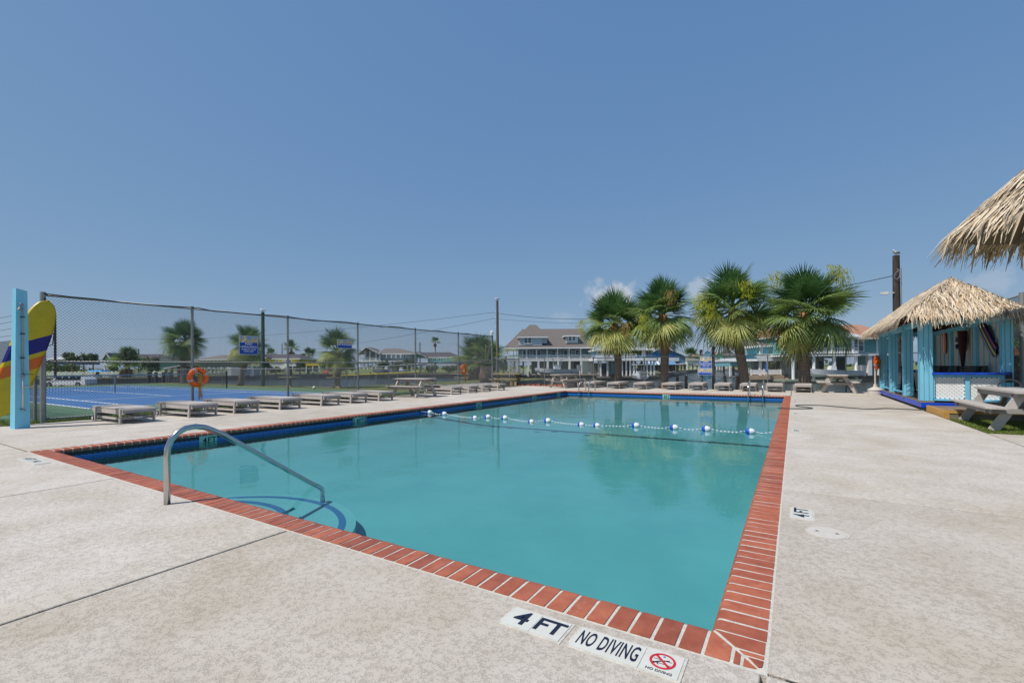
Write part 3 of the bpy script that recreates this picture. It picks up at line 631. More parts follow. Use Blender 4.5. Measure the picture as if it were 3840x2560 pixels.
# ---- hose with running water
hz_ = .014
hp = [(-.06,12.30,.03),(.1,12.34,.016),(.45,12.42,hz_),(.72,12.62,hz_),(.74,12.82,hz_),(.60,13.02,hz_),(.42,13.25,hz_),(.36,13.52,hz_),(.45,13.74,hz_),(.7,13.86,hz_),(1.05,13.87,hz_),(1.45,13.5,hz_),(1.8,13.2,hz_),(2.05,13.14,hz_),(2.3,13.4,hz_),(2.5,13.55,hz_),(2.9,13.47,hz_),(3.18,13.42,hz_),(3.4,13.6,.03)]
def smooth_path(P, n=6):
    P = [Vector(p) for p in P]; out_ = []
    for i in range(len(P)-1):
        p0, p1, p2, p3 = P[max(i-1,0)], P[i], P[i+1], P[min(i+2,len(P)-1)]
        for k in range(n):
            u = k/n; out_.append(.5*((2*p1)+(p2-p0)*u+(2*p0-5*p1+4*p2-p3)*u*u+(3*p1-p0-3*p2+p3)*u**3))
    return out_+[P[-1]]
tag(MB().tube(smooth_path(hp), .0145, 8).build('garden_hose', mat('grey_green_rubber', S(78,84,80), .5, var=.1), smooth=2), 'dark grey garden hose looped across the right-hand deck into the pool', 'hose')
m, t_, b_ = newmat('water_jet'); b_.inputs['Base Color'].default_value = (.9,.95,.96,1); b_.inputs['Roughness'].default_value = .05; b_.inputs['Transmission Weight'].default_value = .85; b_.inputs['IOR'].default_value = 1.33
js = MB()
for i in range(16):
    u = i/15; p_ = Vector((-.08-.75*u, 12.28-.42*u, .03+.05*u-.26*u*u)); js.tube([p_+Vector((.02,.01,.003)),p_,p_-Vector((.02,.01,.004))], [.003,.007+.004*random.random(),.003], 6)
tag(js.build('water_jet', m, smooth=2), 'thin jet of water falling from the hose into the pool', 'water jet')

# ---- shower post and its surfboard
M_CYAN = mat('cyan_paint', S(126,198,222), .55, var=.07, scale=3, aniso=(3,3,.4))
M_CHR2 = mat('dull_pipe', S(150,146,142), .4, .7, var=.15); M_PVC = mat('white_pvc', S(206,204,196), .5)
t = thing('shower_post', 'tall cyan timber shower post at the left deck edge', 'shower', (-13.42,.52,0), R(6))
MB().hexa([(-.115,-.115,0),(.115,-.115,0),(.115,.115,0),(-.115,.115,0),(-.085,-.085,2.90),(.085,-.085,2.90),(.085,.085,2.86),(-.085,.085,2.86)]).build('post', M_CYAN, t)
px_ = .125
MB().tube([(px_,.0,1.02),(px_,.0,2.50),(px_+.02,0,2.56),(px_+.10,-.06,2.58),(px_+.13,-.08,2.55)], .013, 8).build('riser_pipe', M_CHR2, t, smooth=2)
MB().lathe([(.012,.09),(.02,.05),(.045,.02),(.05,0)], 14, (px_+.13,-.08,2.44)).build('shower_head', M_CHR2, t, smooth=True)
MB().tube([(px_,0,.42),(px_,0,1.05)], .016, 8).build('lower_pipe', M_PVC, t, smooth=2); MB().tube([(px_,0,.86),(px_+.01,.12,.86)], .012, 8).build('pipe_tee', M_PVC, t, smooth=2)
MB().beam((px_+.02,.0,1.12),(px_+.05,.15,1.12),.02,.012).build('valve_handle', M_DARK, t); MB().lathe([(.02,-.03),(.026,0),(.02,.03)], 10, (px_,0,1.1)).build('valve', M_CHR2, t)
MB().tube([(px_-.02,-.03,.40),(px_+.04,0,.40),(px_+.07,.02,.37)], .014, 8).build('foot_tap', M_CHR2, t, smooth=2)
for z in (1.45,1.95,2.3): MB().box(.10,.145,-.03,.03,z,z+.02).build('pipe_clamp', M_DARK, t)
m, t_, b_ = newmat('striped_board'); V = nd(t_, 'ShaderNodeTexCoord').outputs['Object']; sp = nd(t_, 'ShaderNodeSeparateXYZ'); t_.links.new(V, sp.inputs[0])
s_ = mt_(t_, 'MULTIPLY', mt_(t_, 'SUBTRACT', sp.outputs[2], mt_(t_, 'MULTIPLY', sp.outputs[0], .82)), 1/3.0)
rr = ramp(t_, s_, [(0, S(204,178,18)), (.953/3, S(214,104,22)), (1.245/3, S(204,178,18)), (1.36/3, S(22,20,120)), (1.753/3, S(204,178,18))]); rr.node.color_ramp.interpolation = 'CONSTANT'
fd = ramp(t_, noise(t_, V, 2.2, 6, .7), [(.3, S(226,224,218)), (.65, (1,1,1))]); t_.links.new(mixc(t_, 1.0, rr, fd, 'MULTIPLY'), b_.inputs['Base Color']); b_.inputs['Roughness'].default_value = .45
def board_mesh(L_, W_, th, mats, nose=.55, tail=.5, n=28, rock=0):
    mb = MB(); rows = []
    for i in range(n+1):
        u = i/n; w_ = W_/2*min(1, (1-abs(2*u-1)**(3.2))**.5 if 0 < u < 1 else .02); w_ = max(w_, .01); tt = th/2*max(.15, (1-abs(2*u-1)**3)); z = L_*u
        rows.append([(-w_,0,z),(-w_*.8,-tt,z),(0,-tt,z),(w_*.8,-tt,z),(w_,0,z),(w_*.8,tt,z),(0,tt,z),(-w_*.8,tt,z)])
    v = [p for r_ in rows for p in r_]; f = []
    for i in range(n):
        for j in range(8): f.append((i*8+j, i*8+(j+1)%8, (i+1)*8+(j+1)%8, (i+1)*8+j))
    f += [tuple(range(7,-1,-1)), tuple(n*8+j for j in range(8))]
    mb.add(v, f); return mb
o = board_mesh(2.72, .60, .07, m).build('surfboard', m, smooth=2); o.location = (-14.25,.375,.20); o.rotation_euler = (0,R(16.5),R(90))
tag(o, 'yellow surfboard with navy and orange stripes leaning behind the shower post', 'surfboard')

# ---- chain link fences
M_WIRE = mat('fence_wire', S(104,108,112), .5, .5, var=.1); M_POST = mat('fence_pipe', S(150,152,152), .5, .45, var=.2, scale=5)
def fence(name, label, a, b_, h_, posts, rails, pitch=.0707, wire=.0046, z0=.03, pr_=.033, rr_=.022, mesh_h=None, ptop=.06, thick_ends=True, slope=0):
    a = Vector(a); b_ = Vector(b_); L_ = (b_-a).length; t = thing(name, label, 'fence', (a.x,a.y,0), math.atan2(b_.y-a.y, b_.x-a.x), 'chain-link fences')
    for i, u in enumerate(posts):
        r_ = pr_*1.5 if thick_ends and i in (0, len(posts)-1) else pr_
        MB().tube([(u,0,-.15),(u,0,h_+ptop+slope*u/L_)], r_, 10).build('post', M_POST, t, smooth=True)
    for z in rails: MB().tube([(0,0,z),(L_,0,z+slope)], rr_, 8).build('rail', M_POST, t, smooth=2)
    mb = mesh_panel(MB(), 0, L_, z0, (mesh_h or h_), pitch, wire, wire, y=-.03, gap=.002)
    if slope:
        mb.v = [(x,y,z+slope*x/L_*(z-z0)/max(.1,(h_-z0))) for x,y,z in mb.v]
    stuff(mb.build('wire_mesh', M_WIRE, t, fix=False)); return t
tf = fence('chain_link_fence', 'tall chain-link fence between the loungers and the tennis court', (-14.62,1.14), (-14.62,19.92), 2.97, [0,3.13,6.1,9.1,12.4,15.6,18.78], [2.96,1.40,.06], pr_=.036)
cb = [(0,-.05,2.99)]
for i in range(40): u = (i+1)*18.7/40; cb.append((u,-.05+.01*math.sin(i*3),3.0-.05*abs(math.sin(i*.55))-(.0 if i % 7 else .03)))
MB().tube(cb+[(18.75,-.05,2.7),(18.75,-.05,1.5)], .014, 5).build('cable', M_RUB, tf); MB().tube([(0.02,-.06,2.9),(.05,-.08,2.3),(.16,-.1,2.05),(.14,-.1,1.8),(.03,-.06,1.75)], .01, 5).build('cable_loop', M_RUB, tf)
MB().lathe([(.07,0),(.09,.1),(.1,.22),(.06,.26)], 12, (18.6,-.1,3.0)).build('floodlight', M_WHITE, tf)
bf = fence('chain_link_fence', 'chain-link fence with barbed wire running away behind the surfboard', (-14.62,1.14), (-46,1.14), 2.0, [0,.6,6,12,18,24,31.3], [], pr_=.03, ptop=.7, thick_ends=False)
for z in (2.12,2.3,2.48,2.64): MB().tube([(0,0,z),(31.3,0,z)], .006, 4).build('barbed_wire', M_WIRE, bf)
fence('chain_link_fence', 'low chain-link fence along the canal side of the court', (-46,16.0), (-22.5,16.0), 1.15, [0,3.1,6.2,9.3,12.4,15.6,17.3,20.8,23.5], [1.16], pr_=.026, thick_ends=False)
fence('chain_link_fence', 'low chain-link fence rising to the corner by the far life ring', (-22.5,16.0), (-14.62,19.92), 1.15, [0,2.6,5.4,8.8], [1.16], pr_=.028, thick_ends=False, slope=.45)
ff = fence('chain_link_fence', 'chain-link fence between the far loungers and the palms', (-14.62,19.92), (-14.62,22.95), 1.68, [3.03], [1.68], pr_=.03, thick_ends=False)
ff['label'] = 'short chain-link fence joining the court fence to the waterside fence'
ff = fence('chain_link_fence', 'chain-link waterside fence behind the far row of loungers', (-16.4,22.95), (5.4,22.95), 1.66, [.1,3.6,6.8,9.75,12.65,15.65,18.7,21.7], [1.67], pr_=.03, thick_ends=False)
for u in (12.65,15.65,18.7,6.8,21.9): MB().beam((u,0,1.68),(u+.10,.14,1.98),.03,.03).build('wire_arm', M_POST, ff)
for k in range(3): MB().tube([(6.8,.05+.045*k,1.78+k*.095),(22,.05+.045*k,1.78+k*.095)], .005, 4).build('barbed_wire', M_WIRE, ff)
fence('chain_link_fence', 'tall chain-link fence behind the tiki hut', (5.45,15.0), (5.45,22.95), 3.0, [0,2.6,5.3,7.95], [3.0,1.4], pr_=.04)
# ---- signs
M_SB = mat('sign_blue', S(20,72,164), .45, var=.05); M_SS = mat('sign_sand', S(190,172,130), .5, var=.06); M_SK = mat('sign_sky', S(120,160,204), .5, var=.05); M_SW = mat('sign_white', S(224,226,226), .5)
def sign(label, loc, rz, W_, H_, band, lines):
    t = thing('pool_sign', label, 'sign', loc, rz, 'pool rule signs')
    MB().box(-W_/2,W_/2,0,.006,-H_/2,H_/2).build('panel', M_SW, t); e = .012
    MB().box(-W_/2+e,W_/2-e,-.003,0,-H_/2+e,H_/2-e-band).build('blue_field', M_SB, t)
    MB().box(-W_/2+e,W_/2-e,-.003,0,H_/2-e-band,H_/2-e).build('sand_band', M_SS, t)
    sk = MB(); y0, y1 = H_/2-e-band, H_/2-e
    for x0, x1, d in ((-.46,-.30,.35),(-.12,.18,.7),(.22,.47,.35)):
        sk.add([(x0*W_,-.004,y1),(x1*W_,-.004,y1),((x0+x1)/2*W_+.04*W_,-.004,y1-band*d),((x0+x1)/2*W_-.05*W_,-.004,y1-band*d*.9)], [(3,2,1,0)])
    sk.build('sky_print', M_SK, t, fix=False)
    pl = MB(); pl.add([(-.40*W_,-.005,y0),(-.30*W_,-.005,y0),(-.16*W_,-.005,y0+band*.5),(-.19*W_,-.005,y0+band*.8),(-.25*W_,-.005,y0+band*.95),(-.2*W_,-.005,y0+band*.6)], [(5,4,3,2,1,0)]); pl.build('pelican_print', M_SW, t, fix=False)
    for tx, z, sz, xs_ in lines: place('lettering', text_mesh(tx, sz, M_SW, .0008, .014, xs=xs_), t, (0,-.0042,z), rot=(R(90),0,0))
    return t
l1 = [('NO',.045,.12,1.2),('LIFEGUARDS',-.055,.078,1.17),('SWIM AT YOUR',-.135,.058,1.1),('OWN RISK',-.20,.058,1.1)]
l2 = [('NO RUNNING',-.03,.095,1.12)]
sign('blue sign reading NO LIFEGUARDS on the tall court fence', (-14.57,5.87,1.95), R(90), .60, .60, .20, l1)
sign('blue sign reading NO RUNNING on the tall court fence', (-14.57,9.58,2.13), R(90), .68, .34, .14, l2)
sign('blue sign reading NO LIFEGUARDS on the waterside fence between the palms', (-3.50,22.89,1.34), 0, .56, .58, .20, l1)
sign('blue sign reading NO RUNNING below another sign on the waterside fence', (-3.55,22.885,.87), 0, .68, .34, .14, l2)
# ---- life rings
M_OR = mat('life_ring_orange', S(255,112,44), .45, var=.06); M_GREYB = mat('reflective_band', S(186,180,190), .35); M_YR = mat('yellow_rope', S(214,158,34), .7, var=.2, scale=30)
def ring(label, loc, rz, rope=1):
    t = thing('life_ring', label, 'life ring', loc, rz, 'orange life rings'); n = 40
    def arc(a0, a1, r, k): return [(.215*math.cos(a0+(a1-a0)*i/k), 0, .215*math.sin(a0+(a1-a0)*i/k)) for i in range(k+1)]
    MB().tube([(.215*math.cos(2*math.pi*i/n),0,.215*math.sin(2*math.pi*i/n)) for i in range(n)], .072, 14, closed=True).build('ring', M_OR, t, smooth=2)
    for q_ in range(4):
        a = R(25+90*q_); MB().tube(arc(a-.12,a+.12,0,4), .0745, 14).build('band', M_GREYB, t, smooth=2)
    rp = MB(); 
    for k in range(7):
        x = -.02+k*.012; zb = -.52-.16*random.random(); rp.tube([(x,-.07-.008*k,.10),(x+random.uniform(-.02,.02),-.09,-.2),(x+random.uniform(-.03,.05),-.085,zb)], .0075, 5)
    rp.tube([(.02+.06*math.cos(i*.52),-.085,.08+.075*math.sin(i*.52)) for i in range(26)], .008, 5); rp.tube([(.03+.03*math.cos(i*.6),-.085,-.58+.07*math.sin(i*.6)) for i in range(18)], .007, 5)
    rp.build('rope', M_YR, t, smooth=2); MB().tube([(-.03,-.05,.26),(.02,-.10,.12)], .009, 5).build('hook', M_DARK, t); return t
ring('orange life ring with yellow rope on the court fence, nearer one', (-14.50,4.36,.96), R(90))
ring('orange life ring with yellow rope on the court fence, farther one', (-14.50,17.05,1.09), R(90))
ring('orange life ring seen edge-on beside the tiki hut', (3.10,20.55,1.28), R(75))
# ---- umbrella stands
for x, y, hh_, lb in ((-10.15,22.25,.95,'white weighted umbrella stand behind the far left ladder'),(3.05,20.60,1.45,'white weighted umbrella stand holding a life ring by the hut'),(-10.55,22.1,.3,'low white planter pot under the far left picnic table')):
    t = thing('umbrella_stand', lb, 'umbrella stand', (x,y,0)); MB().lathe([(.24,0),(.25,.05),(.24,.17),(.26,.18),(.26,.2),(.20,.24),(.07,.31),(.05,.42)], 20).build('base', M_LID, t, smooth=True); MB().tube([(0,0,.35),(0,0,hh_)], .028, 8).build('pole', M_LID, t)
# ---- tennis net and ball
t = thing('tennis_net', 'tennis net with black posts across the blue court', 'tennis net', (-30.7,0,cz)); nm_ = MB()
y0n, y1n = 2.2, 13.3
for i in range(int((y1n-y0n)/.11)): nm_.box(-.003,.003,y0n+i*.11,y0n+i*.11+.007,.05,.92)
for i in range(8): nm_.box(-.003,.003,y0n,y1n,.06+i*.11,.066+i*.11)
stuff(nm_.build('netting', M_DARK, t)); MB().box(-.012,.012,y0n,y1n,.90,.97).build('headband', mat('net_tape', S(150,154,156), .7), t)
for y in (y0n,y1n): MB().tube([(0,y,0),(0,y,1.08)], .045, 8).build('post', M_DARK, t); MB().tube([(-.12,y,.98),(.12,y,1.02)], .03, 6).build('winder', M_DARK, t)
MB().box(-.015,.015,7.58,7.64,0,.93).build('centre_strap', M_POST, t)
t = tag(MB().lathe([(.1*math.sin(math.pi*i/12)+.001,-.1*math.cos(math.pi*i/12)) for i in range(13)], 18).build('ball', mat('yellow_white_ball', S(220,200,90), .5, var=.25, scale=6, c2=S(235,235,225)), smooth=True), 'yellow and white ball lying at the court edge', 'ball'); t.location = (-23.6,14.6,cz+.1)
# ------------------------------------------------------------------ palms
LEAF = [leafmat('palm_leaf_dark', S(82,114,64), .3), leafmat('palm_leaf', S(126,148,84), .3), leafmat('palm_leaf_old_lit', S(186,186,110), .3), leafmat('palm_leaf_dead', S(150,118,76), .3, trans=.15)]  # yellow-green of the older low fronds also has sunlight put into its colour
def frond_mesh(droop, nseg, ls, pet, mi, seed, spread=112, fold=.16):
    rnd = random.Random(seed); mb = MB()
    mb.add([(0,-.03,0),(0,.03,0),(pet,.016,.02-droop*.05),(pet,-.016,.02-droop*.05),(pet*.5,0,.05)], [(0,1,2,3),(0,4,3),(1,2,4)])
    for i in range(nseg):
        a = R(-spread+2*spread*i/(nseg-1)+rnd.uniform(-2,2)); ca, sa = math.cos(a), math.sin(a)
        L_ = ls*(1-.30*(abs(a)/R(spread))**2)*rnd.uniform(.9,1.06); t0 = .28*ls*(1-abs(a)/R(spread))
        b = Vector((pet+t0, 0, -droop*.10*t0)); d = Vector((ca, sa, 0)); n = Vector((-sa, ca, 0)); tw = rnd.uniform(-.5,.5)
        dr = droop*rnd.uniform(.8,1.25)
        def P(s, w):
            c = b+d*(L_*s*(1-.20*dr*s)); c.z += fold*abs(sa)*L_*s*.6 - dr*L_*s*s*.75
            off = n*w*math.cos(tw*s)+Vector((0,0,1))*w*math.sin(tw*s); return c-off, c+off
        p = [*P(0,.010), *P(.35,.024), *P(.7,.017)]; tip = P(1.0,0)[0]
        mb.add(p+[tip], [(0,2,3,1),(2,4,5,3),(4,6,5)])
    return mb.mesh('frond', LEAF[mi], fix=False)
FR = {}
def fr_get(kind, k):
    if (kind, k) not in FR:
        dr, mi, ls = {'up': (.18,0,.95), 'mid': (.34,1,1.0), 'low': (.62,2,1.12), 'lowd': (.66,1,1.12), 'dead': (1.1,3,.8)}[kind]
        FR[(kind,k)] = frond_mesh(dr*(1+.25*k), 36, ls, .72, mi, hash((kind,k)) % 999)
    return FR[(kind,k)]
M_TRUNK = mat('palm_trunk', S(138,116,98), .9, var=.35, scale=5, bump=.9, bscale=14, aniso=(1,1,3.5)); M_BOOT = mat('palm_trunk_top', S(160,112,76), .9, var=.35, scale=6, bump=.9, bscale=12, aniso=(1,1,2.5))
M_INF = leafmat('palm_flowers', S(176,178,60), .3, trans=.2); M_INF2 = leafmat('palm_flowers_dry', S(196,174,110), .25, trans=.2)
def palm(label, base, top, r, s, nf, seed, lean=(0,0), flowers=(), trunk_r=.21, dead=2, group='palm trees'):
    rnd = random.Random(seed); t = thing('palm_tree', label, 'palm tree', base, rnd.uniform(0,6.28)*0, group)
    H_ = top-base[2]-s*1.55; pts = []; rs = []
    for i in range(19):
        u = i/18; pts.append((lean[0]*u+.05*math.sin(u*5+seed), lean[1]*u+.05*math.cos(u*4+seed), H_*u)); rs.append(trunk_r*(1.22-.28*min(1,u*5)+(.05 if i % 2 else 0))*(1.0 if u < .8 else 1.05))
    k = 13
    MB().tube(pts[:k+1], rs[:k+1], 14).build('trunk', M_TRUNK, t, smooth=2); MB().tube(pts[k:], rs[k:], 14).build('trunk_top', M_BOOT, t, smooth=2)
    c = Vector(pts[-1]); gr = math.pi*(3-math.sqrt(5))
    for i in range(nf):
        u = (i+.5)/nf; el = 86-142*u+rnd.uniform(-15,15); az = i*gr+rnd.uniform(-.25,.25)
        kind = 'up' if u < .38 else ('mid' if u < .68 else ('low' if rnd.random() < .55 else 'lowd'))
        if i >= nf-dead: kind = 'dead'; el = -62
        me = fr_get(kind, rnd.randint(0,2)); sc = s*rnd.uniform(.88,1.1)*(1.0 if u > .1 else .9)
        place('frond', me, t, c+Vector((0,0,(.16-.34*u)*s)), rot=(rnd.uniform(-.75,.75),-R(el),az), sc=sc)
    for az, el, ln, dry in flowers:
        fl = MB(); d = Vector((math.cos(R(az))*math.cos(R(el)), math.sin(R(az))*math.cos(R(el)), math.sin(R(el)))); tip = c+d*ln
        fl.tube([c, c+d*ln*.6+Vector((0,0,.08)), tip], .012, 5)
        for j in range(170):
            p = tip+Vector((rnd.gauss(0,.16),rnd.gauss(0,.16),rnd.uniform(-.55,.18)))*s*.9; q = p+Vector((rnd.uniform(-.07,.07),rnd.uniform(-.07,.07),rnd.uniform(-.20,-.06))); w_ = .008
            fl.add([p+Vector((-w_,w_,0)),p+Vector((w_,-w_,0)),q+Vector((w_,-w_,0)),q+Vector((-w_,w_,0))], [(0,1,2,3)]); fl.add([p+Vector((-w_,-w_,0)),p+Vector((w_,w_,0)),q], [(0,1,2)])
        stuff(fl.build('flower_spray', M_INF2 if dry else M_INF, t, fix=False))
    return t
vl = 180+31.5; vr = 31.5       # azimuths to the left and right of the picture
palm('fan palm with reddish trunk, leftmost of the four behind the pool', (-8.20,23.35,-.07), 5.35, 1.75, 1.12, 54, 11, (-.25,0), ((vl+5,2,1.9,0),(-50,-8,1.5,1),(vr-5,14,1.75,1)), .22)
palm('fan palm behind the pool, second from the left, with yellow flower sprays', (-5.75,23.45,-.07), 5.75, 1.75, 1.16, 58, 12, (.05,0), ((vl+35,-8,1.7,0),(vr-35,-4,1.75,1),(-60,38,1.6,1)), .22)
palm('fan palm behind the pool, third from the left, beside the fence signs', (-1.80,23.5,-.07), 5.95, 1.75, 1.24, 60, 13, (-.45,0), ((vl+12,18,2.0,0),(vr-14,10,1.9,0),(-58,36,1.8,0),(vl+30,4,1.8,0)), .23)
palm('rightmost and fullest fan palm behind the pool, nearest the hut', (.70,23.4,-.07), 5.55, 1.75, 1.24, 66, 14, (.1,0), ((vr+5,46,2.7,0),(vl,52,2.3,0),(vr-30,60,2.3,0)), .25)
palm('fan palm beyond the court seen behind the near life ring', tuple(flat(690,41,-.2)), 5.35, 1.9, 1.12, 52, 15, (0,0), ((vr,-30,.8,1),), .24, 4)
palm('leaning fan palm beyond the court beside the green pole', (-35.2,16.6,-.07), 4.35, 1.4, .88, 46, 16, (.35,.25), (), .20, 4)
palm('fan palm on the canal bank left of the NO RUNNING sign', (-24.5,16.9,-.07), 3.5, 1.4, .80, 46, 17, (.05,0), (), .18, 4)
palm('small fan palm at the right picture edge behind the hut fence', (6.3,18.2,-.07), 2.6, 1.0, .6, 34, 18, (0,0), (), .16, 8)
# bare sprigs shooting above the rightmost palm
M_SPRIG = leafmat('sprig', S(120,130,70), .2)
# feather palm by the gull pole
def feather(label, base, s, n, seed, trunk=(.28,.9)):
    rnd = random.Random(seed); t = thing('feather_palm', label, 'palm tree', base)
    MB().tube([(0,0,0),(0,0,trunk[1]*.5),(0,0,trunk[1])], [trunk[0],trunk[0]*1.12,trunk[0]*.8], 12).build('trunk', M_TRUNK, t, smooth=2)
    for i in range(n):
        az = i*2.4; el = R(rnd.uniform(25,82)); mb = MB(); prev = None
        for k in range(15):
            u = k/14; r_ = s*u*math.cos(el)*(1+.2*u); z = s*u*math.sin(el)-s*.35*u*u; p = Vector((r_,0,z))
            if prev: mb.beam(prev,p,.02,.02)
            if k > 2:
                for sd_ in (-1,1):
                    q = p+Vector((.16*s*.5,sd_*.30*s*.5*(1-.5*u),.05-.10*u)); mb.add([p+Vector((-.02,0,0)),p+Vector((.02,0,0)),q], [(0,1,2)]); p2_ = p+Vector((.04*s,0,0)); q2 = q+Vector((.04*s,0,-.02)); mb.add([p2_+Vector((-.02,0,0)),p2_+Vector((.02,0,0)),q2], [(0,1,2)])
            prev = p
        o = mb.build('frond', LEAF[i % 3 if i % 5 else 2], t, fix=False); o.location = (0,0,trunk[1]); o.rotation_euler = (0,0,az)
    return t
feather('feather palm with a thick shaggy trunk beside the gull pole', tuple(flat(1822,31.5,-.07)), 2.6, 26, 21, (.42,1.3))

def far_palm(label, px, pyt, D, s, base_z=FZ, seed=1, dead=12, nf=30):
    z = CAM.z+(yh(px)-pyt)/FPX*D; return palm(label, tuple(flat(px,D,base_z)), z, 1, s, nf, seed, (0,0), (), .2*s, dead, 'distant palms')
far_palm('tall slim palm rising behind the turquoise gabled house', 1633, 1263, 150, 1.0, seed=31)
far_palm('shaggy palm cluster with brown skirt behind the feather palm', 1792, 1262, 62, 2.2, seed=32, dead=16, nf=44)
far_palm('small palm right of the shaggy cluster by the gull pole', 1838, 1280, 66, 1.5, seed=33, dead=4)
far_palm('palm with dry skirt behind the yellow house', 1092, 1276, 118, 1.35, seed=34)
far_palm('palm between the yellow house and the bank palm', 1157, 1302, 120, 1.4, seed=35)
far_palm('small palm tuft over the yellow house roof', 1018, 1306, 150, 1.2, seed=36)
far_palm('palm behind the pale green gable house', 478, 1306, 92, 1.9, seed=37, dead=14, nf=44)
far_palm('dark round palm right of the blue house chimney', 2592, 1302, 160, 1.9, seed=38, dead=3)
far_palm('palm top above the light blue house', 2445, 1295, 125, 1.3, seed=39, dead=2)

# ------------------------------------------------------------------ poles, wires, gulls
M_POLE = mat('utility_pole', S(112,104,96), .9, var=.35, scale=4, aniso=(3,3,.3), bump=.5); M_POLEG = mat('green_pole', S(58,84,70), .8, var=.2); M_POLED = mat('dark_pole', S(66,56,54), .85, var=.45, scale=4, aniso=(3,3,.5), bump=.6)
M_CABLE = mat('cable', S(48,50,54), .6)
def pole(label, base, top, r, m): 
    t = thing('utility_pole', label, 'utility pole', base, 0, 'utility poles'); h_ = top-base[2]
    MB().tube([(0,0,-.3),(0,0,h_*.5),(0,0,h_)], [r*1.12,r*1.05,r*.92], 12).build('shaft', m, t, smooth=True); return t, h_
bR = (4.15,23.45,-.07); pR, hR = pole('dark utility pole with a lamp behind the tiki hut', bR, 5.9, .135, M_POLED)
MB().tube([(.16,-.04,hR-.55),(.165,-.04,0)], .018, 6).build('conduit', M_POST, pR)
MB().tube(smooth_path([(.0,-.16,hR-.6),(.12,-.2,hR-.75),(.0,-.2,hR-1.05),(-.1,-.2,hR-.9),(.05,-.22,hR-.7),(.1,-.2,hR-1.1)]), .012, 5).build('cable_coil', M_POST, pR, smooth=2)
la = MB().beam((-.1,-.12,hR-1.62),(-.34,-.2,hR-1.62),.06,.05).build('lamp_arm', M_LBL, pR); MB().hexa([(-.62,-.36,hR-1.68),(-.30,-.26,hR-1.68),(-.30,-.12,hR-1.68),(-.62,-.22,hR-1.68),(-.56,-.33,hR-1.56),(-.30,-.24,hR-1.56),(-.30,-.14,hR-1.56),(-.56,-.24,hR-1.56)]).build('lamp_head', M_LBL, pR)
bM = tuple(flat(1866,40,-.2)); tM = CAM.z+(1373-1126)/FPX*40; pM, hM = pole('bare utility pole with a gull beside the feather palm', bM, tM, .12, M_POLE)
for z in (1.0,1.5,2.3): MB().box(-.2,-.1,-.05,.05,hM-z,hM-z+.08).build('insulator', M_WHITE, pM)
bG = (-32.3,16.6,-.07); pG, hG = pole('green utility pole with a gull beyond the court', bG, 5.25, .12, M_POLEG)
bL = tuple(flat(207,60,-.6)); pL, hL = pole('thin dark utility pole seen above the parked white car', bL, CAM.z+(1384-1176)/FPX*60, .13, M_POLED)
MB().beam((-.35,0,hL-.25),(.35,0,hL-.25),.08,.08).build('crossarm', M_POLED, pL)
for px, top, D, lb in ((1058,1287,170,'distant pole with a crossarm above the yellow house'),(1575,1282,135,'distant leaning pole before the turquoise house'),(2666,1296,24.6,None),(520,1307,130,'distant short pole above the left bushes')):
    if lb:
        q_, h_ = pole(lb, tuple(flat(px,D,FZ)), CAM.z+(yh(px)-top)/FPX*D, .16, M_POLE); MB().beam((-1.0,.5,h_-.7),(1.0,-.5,h_-.7),.1,.12).build('crossarm', M_POLE, q_)
def wire(label, a, b, sag, r=.012):
    a = Vector(a); b = Vector(b); pts = [a.lerp(b,i/24)-Vector((0,0,sag*4*(i/24)*(1-i/24))) for i in range(25)]
    tag(MB().tube(pts, r, 5).build('overhead_wire', M_CABLE, smooth=2), label, 'wire', 'overhead wires')
topM = Vector(bM)+Vector((0,0,hM)); topR = Vector(bR)+Vector((0,0,hR))
wire('twisted overhead wire from the gull pole to the palms', topM-Vector((0,0,1.1)), topR-Vector((0,0,.85)), 1.1, .016)
wire('thin overhead wire below the twisted one', topM-Vector((0,0,1.6)), Vector((.9,26.5,4.0)), .5, .01)
wire('overhead wire sloping left from the gull pole', topM-Vector((0,0,1.0)), flat(400,75,6.2), .9, .014)
wire('lower overhead wire sloping left from the gull pole', topM-Vector((0,0,1.5)), flat(900,100,4.4), .9, .014)
M_GULL = mat('gull_white', S(222,222,220), .7, var=.05); M_GULLG = mat('gull_grey', S(138,142,148), .7, var=.08); M_BEAK = mat('gull_beak', S(190,130,50), .5)
def gull(label, loc, rz):
    t = thing('gull', label, 'bird', loc, rz, 'gulls on poles')
    MB().tube([(-.19,0,.10),(-.12,0,.115),(-.03,0,.125),(.06,0,.135),(.12,0,.16),(.145,0,.20),(.17,0,.225),(.20,0,.222)], [.012,.04,.066,.068,.05,.034,.034,.010], 12).build('body', M_GULL, t, smooth=2)
    for s in (-1,1):
        MB().tube([(.08,s*.058,.15),(-.04,s*.07,.14),(-.16,s*.035,.12),(-.25,s*.01,.115)], [.02,.03,.018,.004], 8).build('wing', M_GULLG, t, smooth=2)
        MB().tube([(.0,s*.025,.08),(.01,s*.028,0)], .005, 5).build('leg', M_BEAK, t)
    MB().tube([(.20,0,.22),(.245,0,.212)], [.009,.003], 6).build('beak', M_BEAK, t)
gull('gull standing on the dark pole behind the tiki hut', topR+Vector((0,0,0)), R(31+180+15)); gull('gull standing on the bare pole in the middle', topM, R(31.5+180)); gull('gull standing on the green pole beyond the court', Vector(bG)+Vector((0,0,hG)), R(211))
